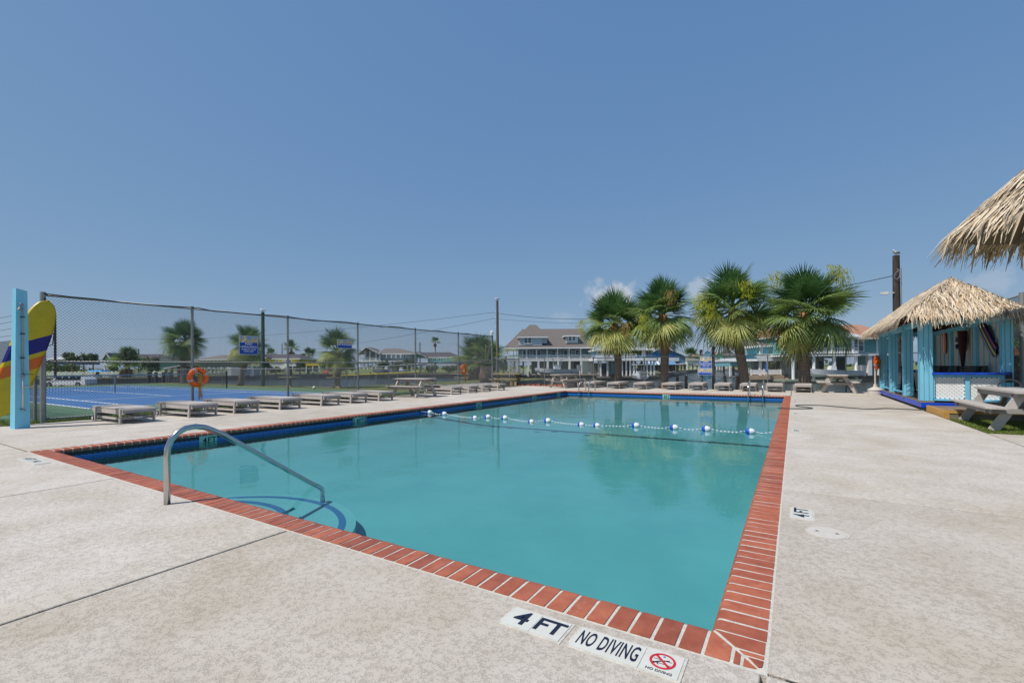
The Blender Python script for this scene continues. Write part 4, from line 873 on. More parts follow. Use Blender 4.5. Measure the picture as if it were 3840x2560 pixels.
# timber piles and rope along the waterside
M_PILE = mat('timber_pile', S(86,74,64), .9, var=.35, scale=5, aniso=(3,3,.4), bump=.6)
for i, (x, y, h_, lx, lb) in enumerate(((-5.05,23.65,.62,-.02,'short timber pile right of the second palm'),(-4.60,23.55,.64,.01,'timber pile left of the waterside signs'),(-2.62,23.6,.66,-.10,'tilted timber pile right of the waterside signs'),(-2.15,23.3,.64,.06,'timber pile beside the third palm'))):
    tag(MB().tube([(0,0,-2.2),(lx*.2,0,0),(lx,0,h_)], [.085,.08,.075], 10).build('timber_pile', M_PILE, smooth=True, loc=(x,y,0)), lb, 'pile', 'timber piles')
def rope(label, a, b, sag): a = Vector(a); b = Vector(b); tag(MB().tube([a.lerp(b,i/14)-Vector((0,0,sag*4*(i/14)*(1-i/14))) for i in range(15)], .014, 5).build('mooring_rope', M_CABLE), label, 'rope', 'mooring ropes')
rope('slack rope hung between piles left of the signs', (-4.58,23.55,.55), (-3.85,23.5,.55), .14); rope('slack rope hung between piles right of the signs', (-3.3,23.5,.55), (-2.72,23.6,.55), .16); rope('slack rope between the two leftmost piles', (-5.05,23.6,.5), (-4.6,23.55,.5), .1)
t = thing('surfboard_sign', 'blue surfboard sign between two tall timber piles behind the fence', 'sign', (-3.52,23.5,0))
for x, zt in ((-.32,2.02),(.27,2.20)): MB().tube([(x,.1,-2),(x,.1,zt)], .075, 10).build('pile', M_PILE, t, smooth=True)
MB().prism([(-.24,.30),(.10,.48),(.22,.55),(.22,1.72),(.12,1.90),(0,1.96),(-.14,1.86),(-.24,1.66)], -.02, .02, 'y').build('board', mat('wave_blue', S(70,140,184), .5, var=.3, scale=5, c2=S(120,180,214)), t)

# ------------------------------------------------------------------ thatch
TH = [mat('thatch_%d' % i, c, .95, var=.22, scale=14, aniso=(4,4,.6)) for i, c in enumerate((S(206,188,162), S(180,160,134), S(220,204,180), S(158,142,122), S(198,168,128), S(120,106,90)))]
def thatch_plane(mb, e0, e1, r0, r1, rnd, step=.12, w=.020, ln=.42, hang=.26, wt=(4,4,4,3,2,1.2), dens=1.0, lift=.05):
    # eave line e0-e1, ridge line r0-r1: courses of leaf strips lying down the slope, the lowest hanging free
    e0, e1, r0, r1 = map(Vector, (e0,e1,r0,r1)); nrm = (e1-e0).cross(r0-e0).normalized()
    if nrm.z < 0: nrm = -nrm
    H_ = ((r0+r1)/2-(e0+e1)/2).length; nc = max(2, int(H_/step))
    for c in range(nc+1):
        v = c/nc; a = e0.lerp(r0,v); b = e1.lerp(r1,v); L_ = (b-a).length; n = int(L_/w*dens)+1; al = (b-a).normalized() if L_ > .01 else (e1-e0).normalized()
        dn = -( ((r0+r1)/2-(e0+e1)/2).normalized() )
        for i in range(n):
            u = (i+rnd.random())/max(1,n); p = a.lerp(b,u)+nrm*(.03+lift*rnd.random()+.012*math.sin(u*L_*5+c)); yaw = rnd.gauss(0,.16); l2 = ln*rnd.uniform(.7,1.25); ww = w*rnd.uniform(.35,.85)
            d = (dn+al*yaw).normalized(); s = al*ww
            p0 = p-d*.10; p1 = p+d*l2*.5+nrm*rnd.uniform(-.01,.05)
            if c == 0: p1 = p+d*hang*.4; p2 = p1+(d*.45+Vector((0,0,-1))).normalized()*hang*rnd.uniform(.4,1.35)+al*rnd.gauss(0,.05)
            elif c == 1: p2 = p1+(d+Vector((0,0,-.25))).normalized()*l2*.6
            else: p2 = p+d*l2+nrm*rnd.uniform(-.03,.06)
            mi = rnd.choices(range(6), wt)[0]; k = nrm*ww*.35
            mb.add([p0-s,p0+s,p1+s,p1-s,p2+s*.25,p2-s*.25,p0+k,p1+k], [(0,6,7,3),(6,1,2,7),(3,7,4,5),(7,2,4)], mi)
def thatch_core(mb, e0, e1, r0, r1): mb.add([e0,e1,r1,r0], [(0,1,2,3)], 5)
rt = random.Random(5)

# ------------------------------------------------------------------ tiki hut
M_BLUE = mat('royal_blue_paint', S(24,72,196), .4, var=.12, scale=4); M_LATT = mat('white_lattice', S(242,240,234), .6, var=.05); M_LATT2 = mat('cream_lattice', S(214,208,196), .7, var=.06)
M_DKW = mat('dark_timber', S(72,46,36), .8, var=.4, scale=5, aniso=(.4,3,3)); M_FLOOR = mat('hut_floor_board', S(126,106,86), .8, var=.25, scale=5, aniso=(3,.4,3), rnd=.12); M_NEWW = mat('new_pine', S(190,146,78), .7, var=.2, scale=6, aniso=(.5,4,4), rnd=.06); M_OLDW = mat('grey_pine', S(126,118,100), .85, var=.35, scale=8, aniso=(.4,4,6))
HX0, HX1, HY0, HY1, HF = 3.20, 4.98, 13.78, 20.9, .18
hut = thing('tiki_hut', 'cyan tiki bar hut with a thatched roof at the right of the pool', 'hut', (0,0,0))
for i in range(int((HX1-HX0)/.14)): MB().box(HX0+.02+i*.14,HX0+.155+i*.14,HY0+.03,HY1-.03,HF-.03,HF).build('floor_board', M_FLOOR, hut)
for a in ((HX0,HX0+.03,HY0,HY1),(HX0+.03,HX1,HY0,HY0+.03),(HX0+.03,HX1,HY1-.03,HY1)): MB().box(*a,.055,HF+.004).build('fascia', M_BLUE, hut)
MB().box(HX0+.06,HX1,HY0+.06,HY1-.06,-.07,.05).build('foundation', M_OLDW, hut)
cols = [(3.33,14.0,.13),(3.31,16.1,.115),(3.31,18.5,.115),(3.31,20.7,.115),(4.865,13.98,.10),(4.865,20.7,.1)]
for x, y, h_ in cols:
    c = MB().box(x-h_,x+h_,y-h_,y+h_,HF,2.36).build('column', M_CYAN, hut); MB().box(x-h_-.02,x+h_+.02,y-h_-.02,y+h_+.02,HF,HF+.05).build('plinth', M_OLDW, c)
    for s in (-1,1):
        MB().box(x-h_-.003,x-h_,y+s*.05-.004,y+s*.05+.004,HF+.06,2.3).build('board_joint', mat('cyan_groove', S(50,110,136), .8), c)
        MB().box(x+s*.05-.004,x+s*.05+.004,y-h_-.003,y-h_,HF+.06,2.3).build('board_joint', MATS['cyan_groove'], c)
for a in ((3.22,4.96,13.92,14.06,2.24,2.40),(3.22,3.38,14.1,20.7,2.26,2.40),(3.22,4.96,20.7,20.84,2.24,2.40),(4.80,4.93,14.1,20.7,2.26,2.40)): MB().box(*a).build('beam', M_CYAN, hut)
for y in (14.6,15.7,16.8,17.9,19.0,20.1): MB().tube([(2.95,y,2.42),(4.95,y,2.42)], .045, 8).build('rafter', M_DKW, hut)
for x in (2.95,3.4,3.9,4.4,4.92): MB().tube([(x,13.55,2.45),(x,21.25,2.45)], .035, 8).build('purlin', M_DKW, hut)
# near counter
MB().box(3.44,4.88,13.80,14.16,.925,.975).build('counter_top', M_BLUE, hut)
MB().box(3.46,4.775,13.90,13.97,.85,.925).build('counter_rail', M_CYAN, hut); MB().box(3.46,4.775,13.90,13.97,.235,.285).build('counter_rail', M_CYAN, hut)
MB().box(4.09,4.17,13.89,13.98,.285,.85).build('counter_stud', M_CYAN, hut); MB().box(3.462,3.50,13.892,13.968,.285,.85).build('counter_stud', M_CYAN, hut); MB().box(4.735,4.775,13.892,13.968,.285,.85).build('counter_stud', M_CYAN, hut)
for x0, x1 in ((3.50,4.09),(4.17,4.735)): mesh_panel(MB(), x0, x1, .285, .85, .092, .052, .008, y=13.945, gap=.0045).build('lattice_panel', M_LATT, hut, fix=False)
MB().box(3.44,4.80,14.06,14.08,.20,.90).build('counter_back', M_DARK, hut)
# far counter
MB().box(3.42,4.80,20.62,20.9,.93,.98).build('counter_top', M_BLUE, hut); mesh_panel(MB(), 3.45, 4.78, .28, .9, .092, .05, .008, y=20.75, gap=.0045).build('lattice_panel', M_LATT, hut, fix=False)
for z in (.25,.86): MB().box(3.43,4.79,20.72,20.78,z,z+.06).build('counter_rail', M_CYAN, hut)
MB().tube([(3.33,16.2,.30),(3.33,20.6,.30)], .03, 6).build('foot_rail', M_CYAN, hut)
# lattice back wall with battens
wl = mesh_panel(MB(), 14.1, 20.7, HF+.1, 2.26, .062, .034, .008, y=0, gap=.0045); wl.v = [(4.875+y,x,z) for x,y,z in wl.v]; wl.build('back_lattice', M_LATT2, hut, fix=False)
for y in (16.03,18.5): MB().box(4.79,4.868,y-.08,y+.08,HF,2.26).build('wall_post', M_CYAN, hut)
for y in (14.65,15.1,15.55,16.5,17.15,17.85,19.0,19.5,20.0): MB().box(4.845,4.868,y-.022,y+.022,HF,2.26).build('batten', M_CYAN, hut)
# roof
EX0, EX1, EY0, EY1, EZ, RX, RY0, RY1, RZ = 2.86, 5.12, 13.45, 21.5, 2.42, 4.08, 14.95, 19.4, 3.50
C00, C10, C11, C01 = (EX0,EY0,EZ), (EX1,EY0,EZ), (EX1,EY1,EZ), (EX0,EY1,EZ); Ra, Rb = (RX,RY0,RZ), (RX,RY1,RZ)
mb = MB()
for e0, e1, r0, r1 in ((C00,C10,Ra,Ra),(C10,C11,Ra,Rb),(C11,C01,Rb,Rb),(C01,C00,Rb,Ra)):
    thatch_core(mb, e0, e1, r0, r1); thatch_plane(mb, e0, e1, r0, r1, rt)
for a, b in ((C00,Ra),(C10,Ra),(C01,Rb),(Ra,Rb),(C11,Rb)):      # hips and ridge
    a = Vector(a); b = Vector(b); n = int((b-a).length/.018)
    for i in range(n):
        p = a.lerp(b,rt.random())+Vector((0,0,.10)); d = Vector((rt.gauss(0,1),rt.gauss(0,1),-.75)).normalized(); s = d.cross(Vector((0,0,1))).normalized()*.010; q = p+d*rt.uniform(.2,.42); mi = rt.choices(range(6),(4,4,3,3,2,1))[0]
        mb.add([p-s*.7,p+s*.7,q+s*.3,q-s*.3], [(0,1,2,3)], mi)
stuff(mb.build('thatch', TH, hut, fix=False))
# step platform
st = thing('wooden_step', 'low wooden step platform in front of the tiki hut', 'step', (0,0,0))
for i in range(10): MB().box(3.24,5.1,11.80+i*.142,11.938+i*.142,.115,.15).build('step_board', M_FLOOR, st)
MB().box(3.20,3.24,11.76,13.22,-.06,.154).build('side_board', M_NEWW, st); MB().box(3.24,5.1,11.76,11.80,.085,.152).build('front_edge', M_NEWW, st); MB().box(3.24,3.33,11.765,11.80,-.06,.085).build('corner_block', M_NEWW, st); MB().box(3.33,5.1,11.775,11.80,-.06,.085).build('front_board', M_OLDW, st)
# things hung on the hut wall
m, t_, b_ = newmat('orange_board'); V = nd(t_, 'ShaderNodeTexCoord').outputs['Object']; sp = nd(t_, 'ShaderNodeSeparateXYZ'); t_.links.new(V, sp.inputs[0])
rr = ramp(t_, mt_(t_, 'ADD', sp.outputs[0], .5), [(0, S(214,120,84)), (.40, S(226,222,214)), (.48, S(214,120,84)), (.68, S(226,222,214))]); rr.node.color_ramp.interpolation = 'CONSTANT'; t_.links.new(rr, b_.inputs['Base Color'])
o = board_mesh(.86, .62, .04, m).build('surfboard', m, smooth=2); o.location = (4.81,19.35,1.52); o.rotation_euler = (0,0,R(90)); tag(o, 'orange and white board hung on the hut back wall', 'surfboard')
for z in (.28,.42,.2): MB().box(-.02,.16,-.09,-.02,z,z+.02).build('fin', M_DARK, o)
m, t_, b_ = newmat('navy_board'); V = nd(t_, 'ShaderNodeTexCoord').outputs['Object']; sp = nd(t_, 'ShaderNodeSeparateXYZ'); t_.links.new(V, sp.inputs[0])
rr = ramp(t_, mt_(t_, 'ADD', sp.outputs[0], .5), [(0, S(26,30,96)), (.33, S(216,96,48)), (.36, S(30,34,104)), (.48, S(206,190,30)), (.545, S(30,34,104)), (.63, S(190,194,206)), (.665, S(26,30,96))]); rr.node.color_ramp.interpolation = 'CONSTANT'; t_.links.new(rr, b_.inputs['Base Color'])
o = board_mesh(1.62, .50, .05, m).build('surfboard', m, smooth=2); o.location = (4.79,14.40,1.42); o.rotation_euler = (0,R(52),R(90)); tag(o, 'navy board with yellow, white and orange stripes in the hut', 'surfboard')
for x, z in ((-.12,.30),(.12,.30),(0,.16)): MB().hexa([(x-.01,-.03,z-.08),(x+.01,-.03,z-.08),(x+.01,-.03,z+.08),(x-.01,-.03,z+.08),(x-.005,-.14,z-.1),(x+.005,-.14,z-.1),(x+.005,-.14,z-.02),(x-.005,-.14,z-.02)]).build('fin', M_DARK, o)
t = thing('decor_life_ring', 'navy and white life ring with cord hung in the hut', 'life ring', (4.75,17.2,1.85), R(90)); M_NAVY = mat('navy_vinyl', S(28,36,104), .45)
MB().tube([(.22*math.cos(2*math.pi*i/36),0,.22*math.sin(2*math.pi*i/36)) for i in range(36)], .07, 12, closed=True).build('ring', M_NAVY, t, smooth=2)
for a in (0,90,180,270): MB().tube([(.22*math.cos(R(a+d)),0,.22*math.sin(R(a+d))) for d in (-10,0,10)], .073, 12).build('band', M_WHITE, t, smooth=2)
MB().tube([(.31*math.cos(i*.33)*(1+.06*math.sin(i*1.7)),-.05,.31*math.sin(i*.33)*(1+.06*math.sin(i*1.3))) for i in range(19)], .008, 5, closed=True).build('cord', M_RUB, t)
tag(MB().tube([(0,0,1.25),(0,0,.9),(0,0,.2),(0,0,0)], [.12,.10,.04,.012], 8).build('folded_parasol', mat('maroon_canvas', S(66,30,28), .8, var=.2), loc=(4.71,16.8,.95), smooth=True), 'dark maroon folded parasol standing in the hut', 'parasol')
# bar chairs
M_CH = mat('charcoal_slats', S(66,64,66), .55, var=.12, rnd=.1); M_CHB = mat('black_frame', S(28,28,32), .5)
def barchair():
    t = thing('bar_chair', '', 'chair', (0,0,HF), 0, 'bar chairs in the hut')
    for s in (-1,1):
        MB().prism([(.20,0),(.26,0),(.19,.70),(.25,.95),(.20,.96),(.13,.72)], s*.26-.018, s*.26+.018, 'y').build('back_leg', M_CHB, t); MB().beam((-.24,s*.25,0),(-.16,s*.25,.66),.036,.05).build('front_leg', M_CHB, t); MB().box(-.22,.20,s*.27-.02,s*.27+.02,.74,.77).build('armrest', M_CHB, t); MB().box(-.2,.2,s*.25-.015,s*.25+.015,.22,.26).build('stretcher', M_CHB, t)
    for i in range(5): MB().box(-.20+i*.078,-.13+i*.078,-.24,.24,.62,.645).build('seat_slat', M_CH, t)
    for i in range(5): z = .69+i*.056; x = .145+i*.018; MB().box(x,x+.02,-.24,.24,z,z+.046).build('back_slat', M_CH, t)
    return t
c0_ = barchair(); c0_.location = (4.33,15.15,HF); c0_.rotation_euler = (0,0,R(-72)); c0_['label'] = 'charcoal slatted bar chair in the hut, third from the left'
for (x, y, a, lb) in ((4.20,17.7,-66,'charcoal slatted bar chair in the hut, first from the left'),(4.22,16.5,-66,'charcoal slatted bar chair in the hut, second from the left'),(4.58,15.3,-35,'charcoal slatted bar chair in the hut, rightmost one')):
    o = dup(c0_); o.location = (x,y,HF); o.rotation_euler = (0,0,R(a)); o['label'] = lb
o = dup(c0_); o.location = (3.75,19.6,HF); o.rotation_euler = (0,0,R(200)); o['label'] = 'grey bar chair inside the hut behind the left columns'
t = thing('hose_reel', 'black hose hanger with a coiled hose on the hut corner column', 'hose hanger', (4.87,13.865,.86)); MB().prism([(-.055,-.12),(.055,-.12),(.06,.10),(.03,.13),(-.03,.13),(-.06,.10)], -.03, .0, 'y').build('plate', M_DARK, t); MB().tube([(.20*math.cos(2*math.pi*i/24),-.05,-.22+.16*math.sin(2*math.pi*i/24)) for i in range(24)], .022, 6, closed=True).build('hose_coil', M_PWD, t)
# ------------------------------------------------------------------ thatched palapa parasol over the near picnic table
pc = Vector(flat(1920+FPX*10.9/8.8, 8.8, 0)); pl = thing('palapa_parasol', 'thatched palapa parasol reaching into the upper right of the picture', 'parasol', (pc.x,pc.y,-.07))
MB().tube([(0,0,0),(0,0,5.6)], .09, 10).build('post', M_POLE, pl, smooth=True)
mb = MB(); n = 14; er, ez, tz = 1.74, 3.98, 5.75
ring_ = [Vector((er*math.cos(2*math.pi*i/n), er*math.sin(2*math.pi*i/n), ez)) for i in range(n)]
for i in range(n):
    a, b = ring_[i], ring_[(i+1)%n]; thatch_core(mb, a, b, (0,0,tz), (0,0,tz)); thatch_plane(mb, a, b, (0,0,tz), (0,0,tz), rt, step=.15, w=.034, ln=.6, hang=.40, lift=.08)
stuff(mb.build('thatch', TH, pl, fix=False))
for i in range(7): a = 2*math.pi*i/7; MB().tube([(0,0,tz-.12),(er*math.cos(a)*.95,er*math.sin(a)*.95,ez-.05)], .03, 6).build('rafter', M_POLE, pl)
# ------------------------------------------------------------------ houses across the canal
def siding(name, c, pitch=.16):
    m = mat(name, c, .75, var=.05, scale=1.5); t = m.node_tree; b = t.nodes['Principled BSDF']
    tc_ = nd(t, 'ShaderNodeTexCoord'); wv = nd(t, 'ShaderNodeTexWave'); wv.bands_direction = 'Z'; wv.wave_profile = 'SAW'; wv.inputs['Scale'].default_value = 1/pitch/ (2*math.pi) * 2*math.pi/20*10
    t.links.new(tc_.outputs['Object'], wv.inputs[0]); bu = nd(t, 'ShaderNodeBump'); bu.inputs['Strength'].default_value = .6; bu.inputs['Distance'].default_value = .03; t.links.new(wv.outputs[1], bu.inputs['Height']); t.links.new(bu.outputs[0], b.inputs['Normal']); return m
M_RF = {'grey': mat('grey_shingles', S(118,112,106), .9, var=.15, scale=3, bump=.5, bscale=14), 'brown': mat('brown_shingles', S(108,101,96), .9, var=.14, scale=3, bump=.5, bscale=14), 'dark': mat('dark_shingles', S(84,80,84), .9, var=.15, scale=3, bump=.5, bscale=14), 'metal': mat('white_metal_roof', S(196,198,196), .5, var=.05), 'orange': mat('terracotta_shingles', S(168,124,100), .9, var=.14, scale=3, bump=.5, bscale=14), 'red': mat('red_roof', S(170,74,56), .8, var=.15)}
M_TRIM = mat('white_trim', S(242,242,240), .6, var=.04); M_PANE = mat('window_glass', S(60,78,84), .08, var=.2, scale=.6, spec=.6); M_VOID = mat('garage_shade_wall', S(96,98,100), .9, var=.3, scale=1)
class H:
    def __init__(s, name, label, cat, D, pxc, base=FZ, group=None):
        s.D = D; s.c = pxc; s.b = base; s.t = thing(name, label, cat, tuple(flat(pxc,D,base)), YAW, group); s.k = D/FPX
    def X(s, px): return (px-s.c)*s.k
    def Z(s, py): return CAM.z+(yh(s.c)-py)*s.k-s.b
    def box(s, name, m, px0, px1, py0, py1, y0, y1, par=None): return MB().box(s.X(px0),s.X(px1),y0,y1,s.Z(py1),s.Z(py0)).build(name, m, par or s.t)
    def win(s, px0, px1, py0, py1, y, mull=0, fr=.10):
        x0, x1, z0, z1 = s.X(px0), s.X(px1), s.Z(py1), s.Z(py0); f = MB()
        for a in ((x0-fr,x0,z0-fr,z1+fr),(x1,x1+fr,z0-fr,z1+fr),(x0,x1,z1,z1+fr),(x0,x1,z0-fr,z0)): f.box(a[0],a[1],y-.09,y-.005,a[2],a[3])
        f.box(x0,x1,y-.06,y-.01,(z0+z1)/2-.03,(z0+z1)/2+.03)
        for i in range(mull): xm = x0+(x1-x0)*(i+1)/(mull+1); f.box(xm-.05,xm+.05,y-.08,y-.01,z0,z1)
        w_ = f.build('window', M_TRIM, s.t); MB().box(x0,x1,y-.03,y-.004,z0,z1).build('pane', M_PANE, w_)
    def posts(s, pxs, py0, py1, y, w_, m=None, name='column'):
        for px in pxs: x = s.X(px); MB().box(x-w_/2,x+w_/2,y-w_/2,y+w_/2,s.Z(py1),s.Z(py0)).build(name, m or M_TRIM, s.t)
    def rail(s, px0, px1, py0, py1, y, m=None, sp=.13):
        x0, x1, z0, z1 = s.X(px0), s.X(px1), s.Z(py1), s.Z(py0); r_ = MB(); r_.box(x0,x1,y-.05,y+.05,z1-.08,z1); r_.box(x0,x1,y-.03,y+.03,z0+.05,z0+.12)
        n = int((x1-x0)/sp)
        for i in range(n+1): x = x0+(x1-x0)*i/n; r_.box(x-.028,x+.028,y-.02,y+.02,z0+.1,z1-.08)
        r_.build('railing', m or M_TRIM, s.t)
    def hip(s, name, m, px0, px1, pye, pyr, y0, y1, i0, i1, par=None, th=.18):
        x0, x1, ze, zr = s.X(px0), s.X(px1), s.Z(pye), s.Z(pyr); ym = (y0+y1)/2; a, b = x0+i0, x1-i1
        v = [(x0,y0,ze),(x1,y0,ze),(x1,y1,ze),(x0,y1,ze),(a,ym,zr),(b,ym,zr)]; v2 = [(p[0],p[1],p[2]-th) for p in v[:4]]
        r_ = MB().add(v, [(0,1,5,4),(2,3,4,5),(1,2,5),(3,0,4)]); o = r_.build(name, m, par or s.t, fix=False)
        f = MB().add(v[:4]+v2, [(0,4,5,1),(1,5,6,2),(2,6,7,3),(3,7,4,0),(4,7,6,5)]); f.build('fascia', M_TRIM, o); return o
    def gabf(s, wallm, roofm, px0, pxa, px1, pye, pya, y0, y1, over=.25, py_bot=None):   # gable end facing the canal
        xa, x0, x1, ze, za = s.X(pxa), s.X(px0), s.X(px1), s.Z(pye), s.Z(pya)
        if wallm: MB().prism([(x0+over,ze),(x1-over,ze),(xa,za-.2)], y0+.3, y0+.5, 'y').build('gable_wall', wallm, s.t)
        for (xs_, name) in ((x0,'roof'),(x1,'roof')):
            v = [(xs_,y0,ze),(xa,y0,za),(xa,y1,za),(xs_,y1,ze)]; w_ = [(p[0],p[1],p[2]-.22) for p in v]
            o = MB().hexa(w_+v).build(name, roofm, s.t); MB().beam((xs_,y0-.06,ze-.10),(xa,y0-.06,za-.10),.10,.30,(0,1,0)).build('barge_board', M_TRIM, o)
# 1 -- the big grey house
M_GH = siding('grey_blue_siding', S(160,180,184)); M_GHL = siding('pale_grey_siding', S(206,216,220)); M_TILEW = mat('white_block_wall', S(226,230,232), .8, var=.05)
g = H('stilt_house', 'large grey stilt house with brown roof and white balcony across the canal', 'house', 85, 2060)
Z5 = lambda x, y: (1850+.3189*x, 1050+.3189*y)
P5 = lambda x: 1850+.3189*x; Q5 = lambda y: 1050+.3189*y
g.box('wall', M_GH, P5(300), P5(1185), Q5(795), Q5(938), 2.4, 11)
g.hip('roof', M_RF['brown'], P5(125), P5(1195), Q5(792), Q5(540), -.5, 13, 3.6, 1.2)
g.hip('tower_roof', M_RF['brown'], P5(285), P5(645), Q5(664), Q5(503), -.3, 7.0, 2.4, 2.0)
g.box('tower_wall', M_GHL, P5(302), P5(575), Q5(664), Q5(764), .05, 6.5); g.box('tower_wall', M_GHL, P5(575), P5(636), Q5(664), Q5(740), .6, 6.5)
g.win(P5(368), P5(402), Q5(676), Q5(738), .05); g.win(P5(412), P5(446), Q5(676), Q5(738), .05); g.win(P5(512), P5(553), Q5(668), Q5(678), .05)
g.box('dormer_wall', M_GHL, P5(864), P5(1004), Q5(650), Q5(738), .55, 6); g.hip('dormer_roof', M_RF['brown'], P5(838), P5(1024), Q5(650), Q5(602), .2, 8, 1.2, 1.2); g.win(P5(894), P5(926), Q5(662), Q5(708), .55); g.win(P5(938), P5(970), Q5(662), Q5(708), .55)
for a, b in ((352,385),(395,425),(477,505),(525,562),(706,742),(768,796),(848,884),(902,938),(990,1024)): g.win(P5(a), P5(b), Q5(822), Q5(880 if a in (477,525,706,768,990) else 925), 2.4)
g.box('balcony_floor', M_TRIM, P5(158), P5(1190), Q5(934), Q5(952), -.2, 11)
g.posts([P5(x) for x in (165,275,395,510,633,757,893,1028,1160)], Q5(798), Q5(936), 0, .17); g.posts([P5(240)], Q5(798), Q5(936), 4, .17)
g.rail(P5(165), P5(1185), Q5(876), Q5(934), 0)
g.posts([P5(x) for x in (178,280,412,530,638,762,895,1032)], Q5(950), Q5(1128), 0, .36); g.posts([P5(x) for x in (250,360)], Q5(950), Q5(1128), 5, .36)
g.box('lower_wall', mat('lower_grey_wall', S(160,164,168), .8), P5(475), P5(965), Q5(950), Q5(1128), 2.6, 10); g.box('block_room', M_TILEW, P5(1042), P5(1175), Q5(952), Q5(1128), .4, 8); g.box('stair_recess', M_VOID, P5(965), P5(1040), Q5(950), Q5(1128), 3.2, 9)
g.rail(P5(180), P5(412), Q5(1046), Q5(1112), .1, sp=.25)
st_ = MB()
for i in range(9): st_.box(g.X(P5(1020))-i*.34-.34, g.X(P5(1020))-i*.34, 1.0, 2.2, .05, 2.3-i*.25)
# 2 -- light blue house on the water
M_LB = siding('light_blue_siding', S(146,196,222)); M_LB2 = siding('mid_blue_siding', S(110,150,186))
A_ = lambda x: 2250+.17*x; B2 = lambda y: 1240+.17*y
g = H('stilt_house', 'light blue waterside house with boat slips below, right of the grey house', 'house', 78, 2350, CZ)
g.box('wall', M_LB, A_(-60), A_(655), B2(405), B2(505), 1.6, 8); g.box('porch_back_wall', M_LB2, A_(655), A_(950), B2(405), B2(530), 3.2, 8); g.box('sunroom_wall', M_LB2, A_(985), A_(1232), B2(528), B2(655), 0, 6); g.box('sunroom_back', M_LB2, A_(1000), A_(1225), B2(425), B2(528), 1.5, 6); g.box('parapet', M_LB, A_(790), A_(945), B2(530), B2(640), .0, .15)
g.hip('roof', M_RF['metal'], A_(-110), A_(1262), B2(408), B2(345), -.6, 9, 2.5, 2.5)
g.box('upper_storey', M_LB, A_(190), A_(600), B2(290), B2(395), 3.4, 8)
for i in range(4): g.win(A_(1040+i*46), A_(1076+i*46), B2(435), B2(520), 1.5, fr=.05)
for a in (0,105,690,830,890): g.win(A_(a), A_(a+55), B2(440), B2(505 if a < 400 else 512), 1.6 if a < 400 else 3.2, fr=.06)
g.posts([A_(940),A_(985)], B2(408), B2(640), .1, .25)
g.rail(A_(-80), A_(800), B2(510), B2(602), -.4); g.box('balcony_floor', M_TRIM, A_(-80), A_(1236), B2(602), B2(655), -.5, 8)
g.posts([A_(x) for x in (15,165,490,580,665,745,1040,1120,1195)], B2(655), B2(995), .1, .24); g.posts([A_(x) for x in (90,330,420,850,950)], B2(655), B2(995), 5, .24)
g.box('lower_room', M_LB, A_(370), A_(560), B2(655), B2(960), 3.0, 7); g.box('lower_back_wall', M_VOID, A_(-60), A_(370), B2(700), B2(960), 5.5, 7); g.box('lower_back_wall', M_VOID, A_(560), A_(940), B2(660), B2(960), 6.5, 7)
g.box('dock', M_WOODG, A_(-20), A_(190), B2(995), B2(1035), -1.4, 6); g.box('dock', M_WOODG, A_(440), A_(800), B2(990), B2(1030), -1.4, 6); g.box('dock', M_WOODG, A_(950), A_(1262), B2(975), B2(1010), -1.0, 6)
# 3 -- bright blue house with chimney
M_BB = siding('bright_blue_siding', S(46,118,186))
g = H('blue_house', 'bright blue gabled house with a blue chimney and awnings', 'house', 112, 2510, CZ)
g.box('wall', M_BB, A_(1250), A_(1880), B2(545), B2(600), .6, 9); g.gabf(M_BB, M_RF['grey'], A_(960), A_(1400), A_(1900), B2(555), B2(335), 0, 10, over=.4)
g.win(A_(1425), A_(1480), B2(432), B2(490), .3); MB().box(g.X(A_(1766)),g.X(A_(1820)),5.0,5.8,g.Z(B2(490)),g.Z(B2(295))).build('chimney', M_BB, g.t)
g.box('porch_wall', M_TILEW, A_(1290), A_(1740), B2(590), B2(670), -.2, 6); g.box('side_wing', M_LB2, A_(1740), A_(1890), B2(580), B2(715), .2, 7)
for a, b in ((1010,1270),(1430,1632)):
    n = 6
    for i in range(n): x0 = g.X(A_(a+(b-a)*i/n)); x1 = g.X(A_(a+(b-a)*(i+1)/n)); MB().add([(x0,-.3,g.Z(B2(665))),(x1,-.3,g.Z(B2(665))),(x1,-1.8,g.Z(B2(742))),(x0,-1.8,g.Z(B2(742))),(x0,-.3,g.Z(B2(672))),(x1,-.3,g.Z(B2(672))),(x1,-1.75,g.Z(B2(749))),(x0,-1.75,g.Z(B2(749)))], [(0,1,2,3),(7,6,5,4),(0,3,7,4),(1,5,6,2),(3,2,6,7)]).build('awning', M_TRIM if (i % 2 and a < 1400) else MATS['mid_blue_siding'], g.t)
g.box('floor_slab', M_VOID, A_(1000), A_(1890), B2(742), B2(760), -.2, 8); g.posts([A_(x) for x in (1050,1180,1300,1420,1520,1600,1700,1800,1880)], B2(760), B2(900), .2, .3, M_WOODG); g.posts([A_(x) for x in (1110,1240,1350,1470,1560,1650,1750,1850)], B2(760), B2(900), 4, .3, M_WOODG); g.box('back_wall', M_VOID, A_(1000), A_(1890), B2(760), B2(900), 7, 7.4); g.box('dock', M_WOODG, A_(1000), A_(1900), B2(900), B2(925), -.8, 6)
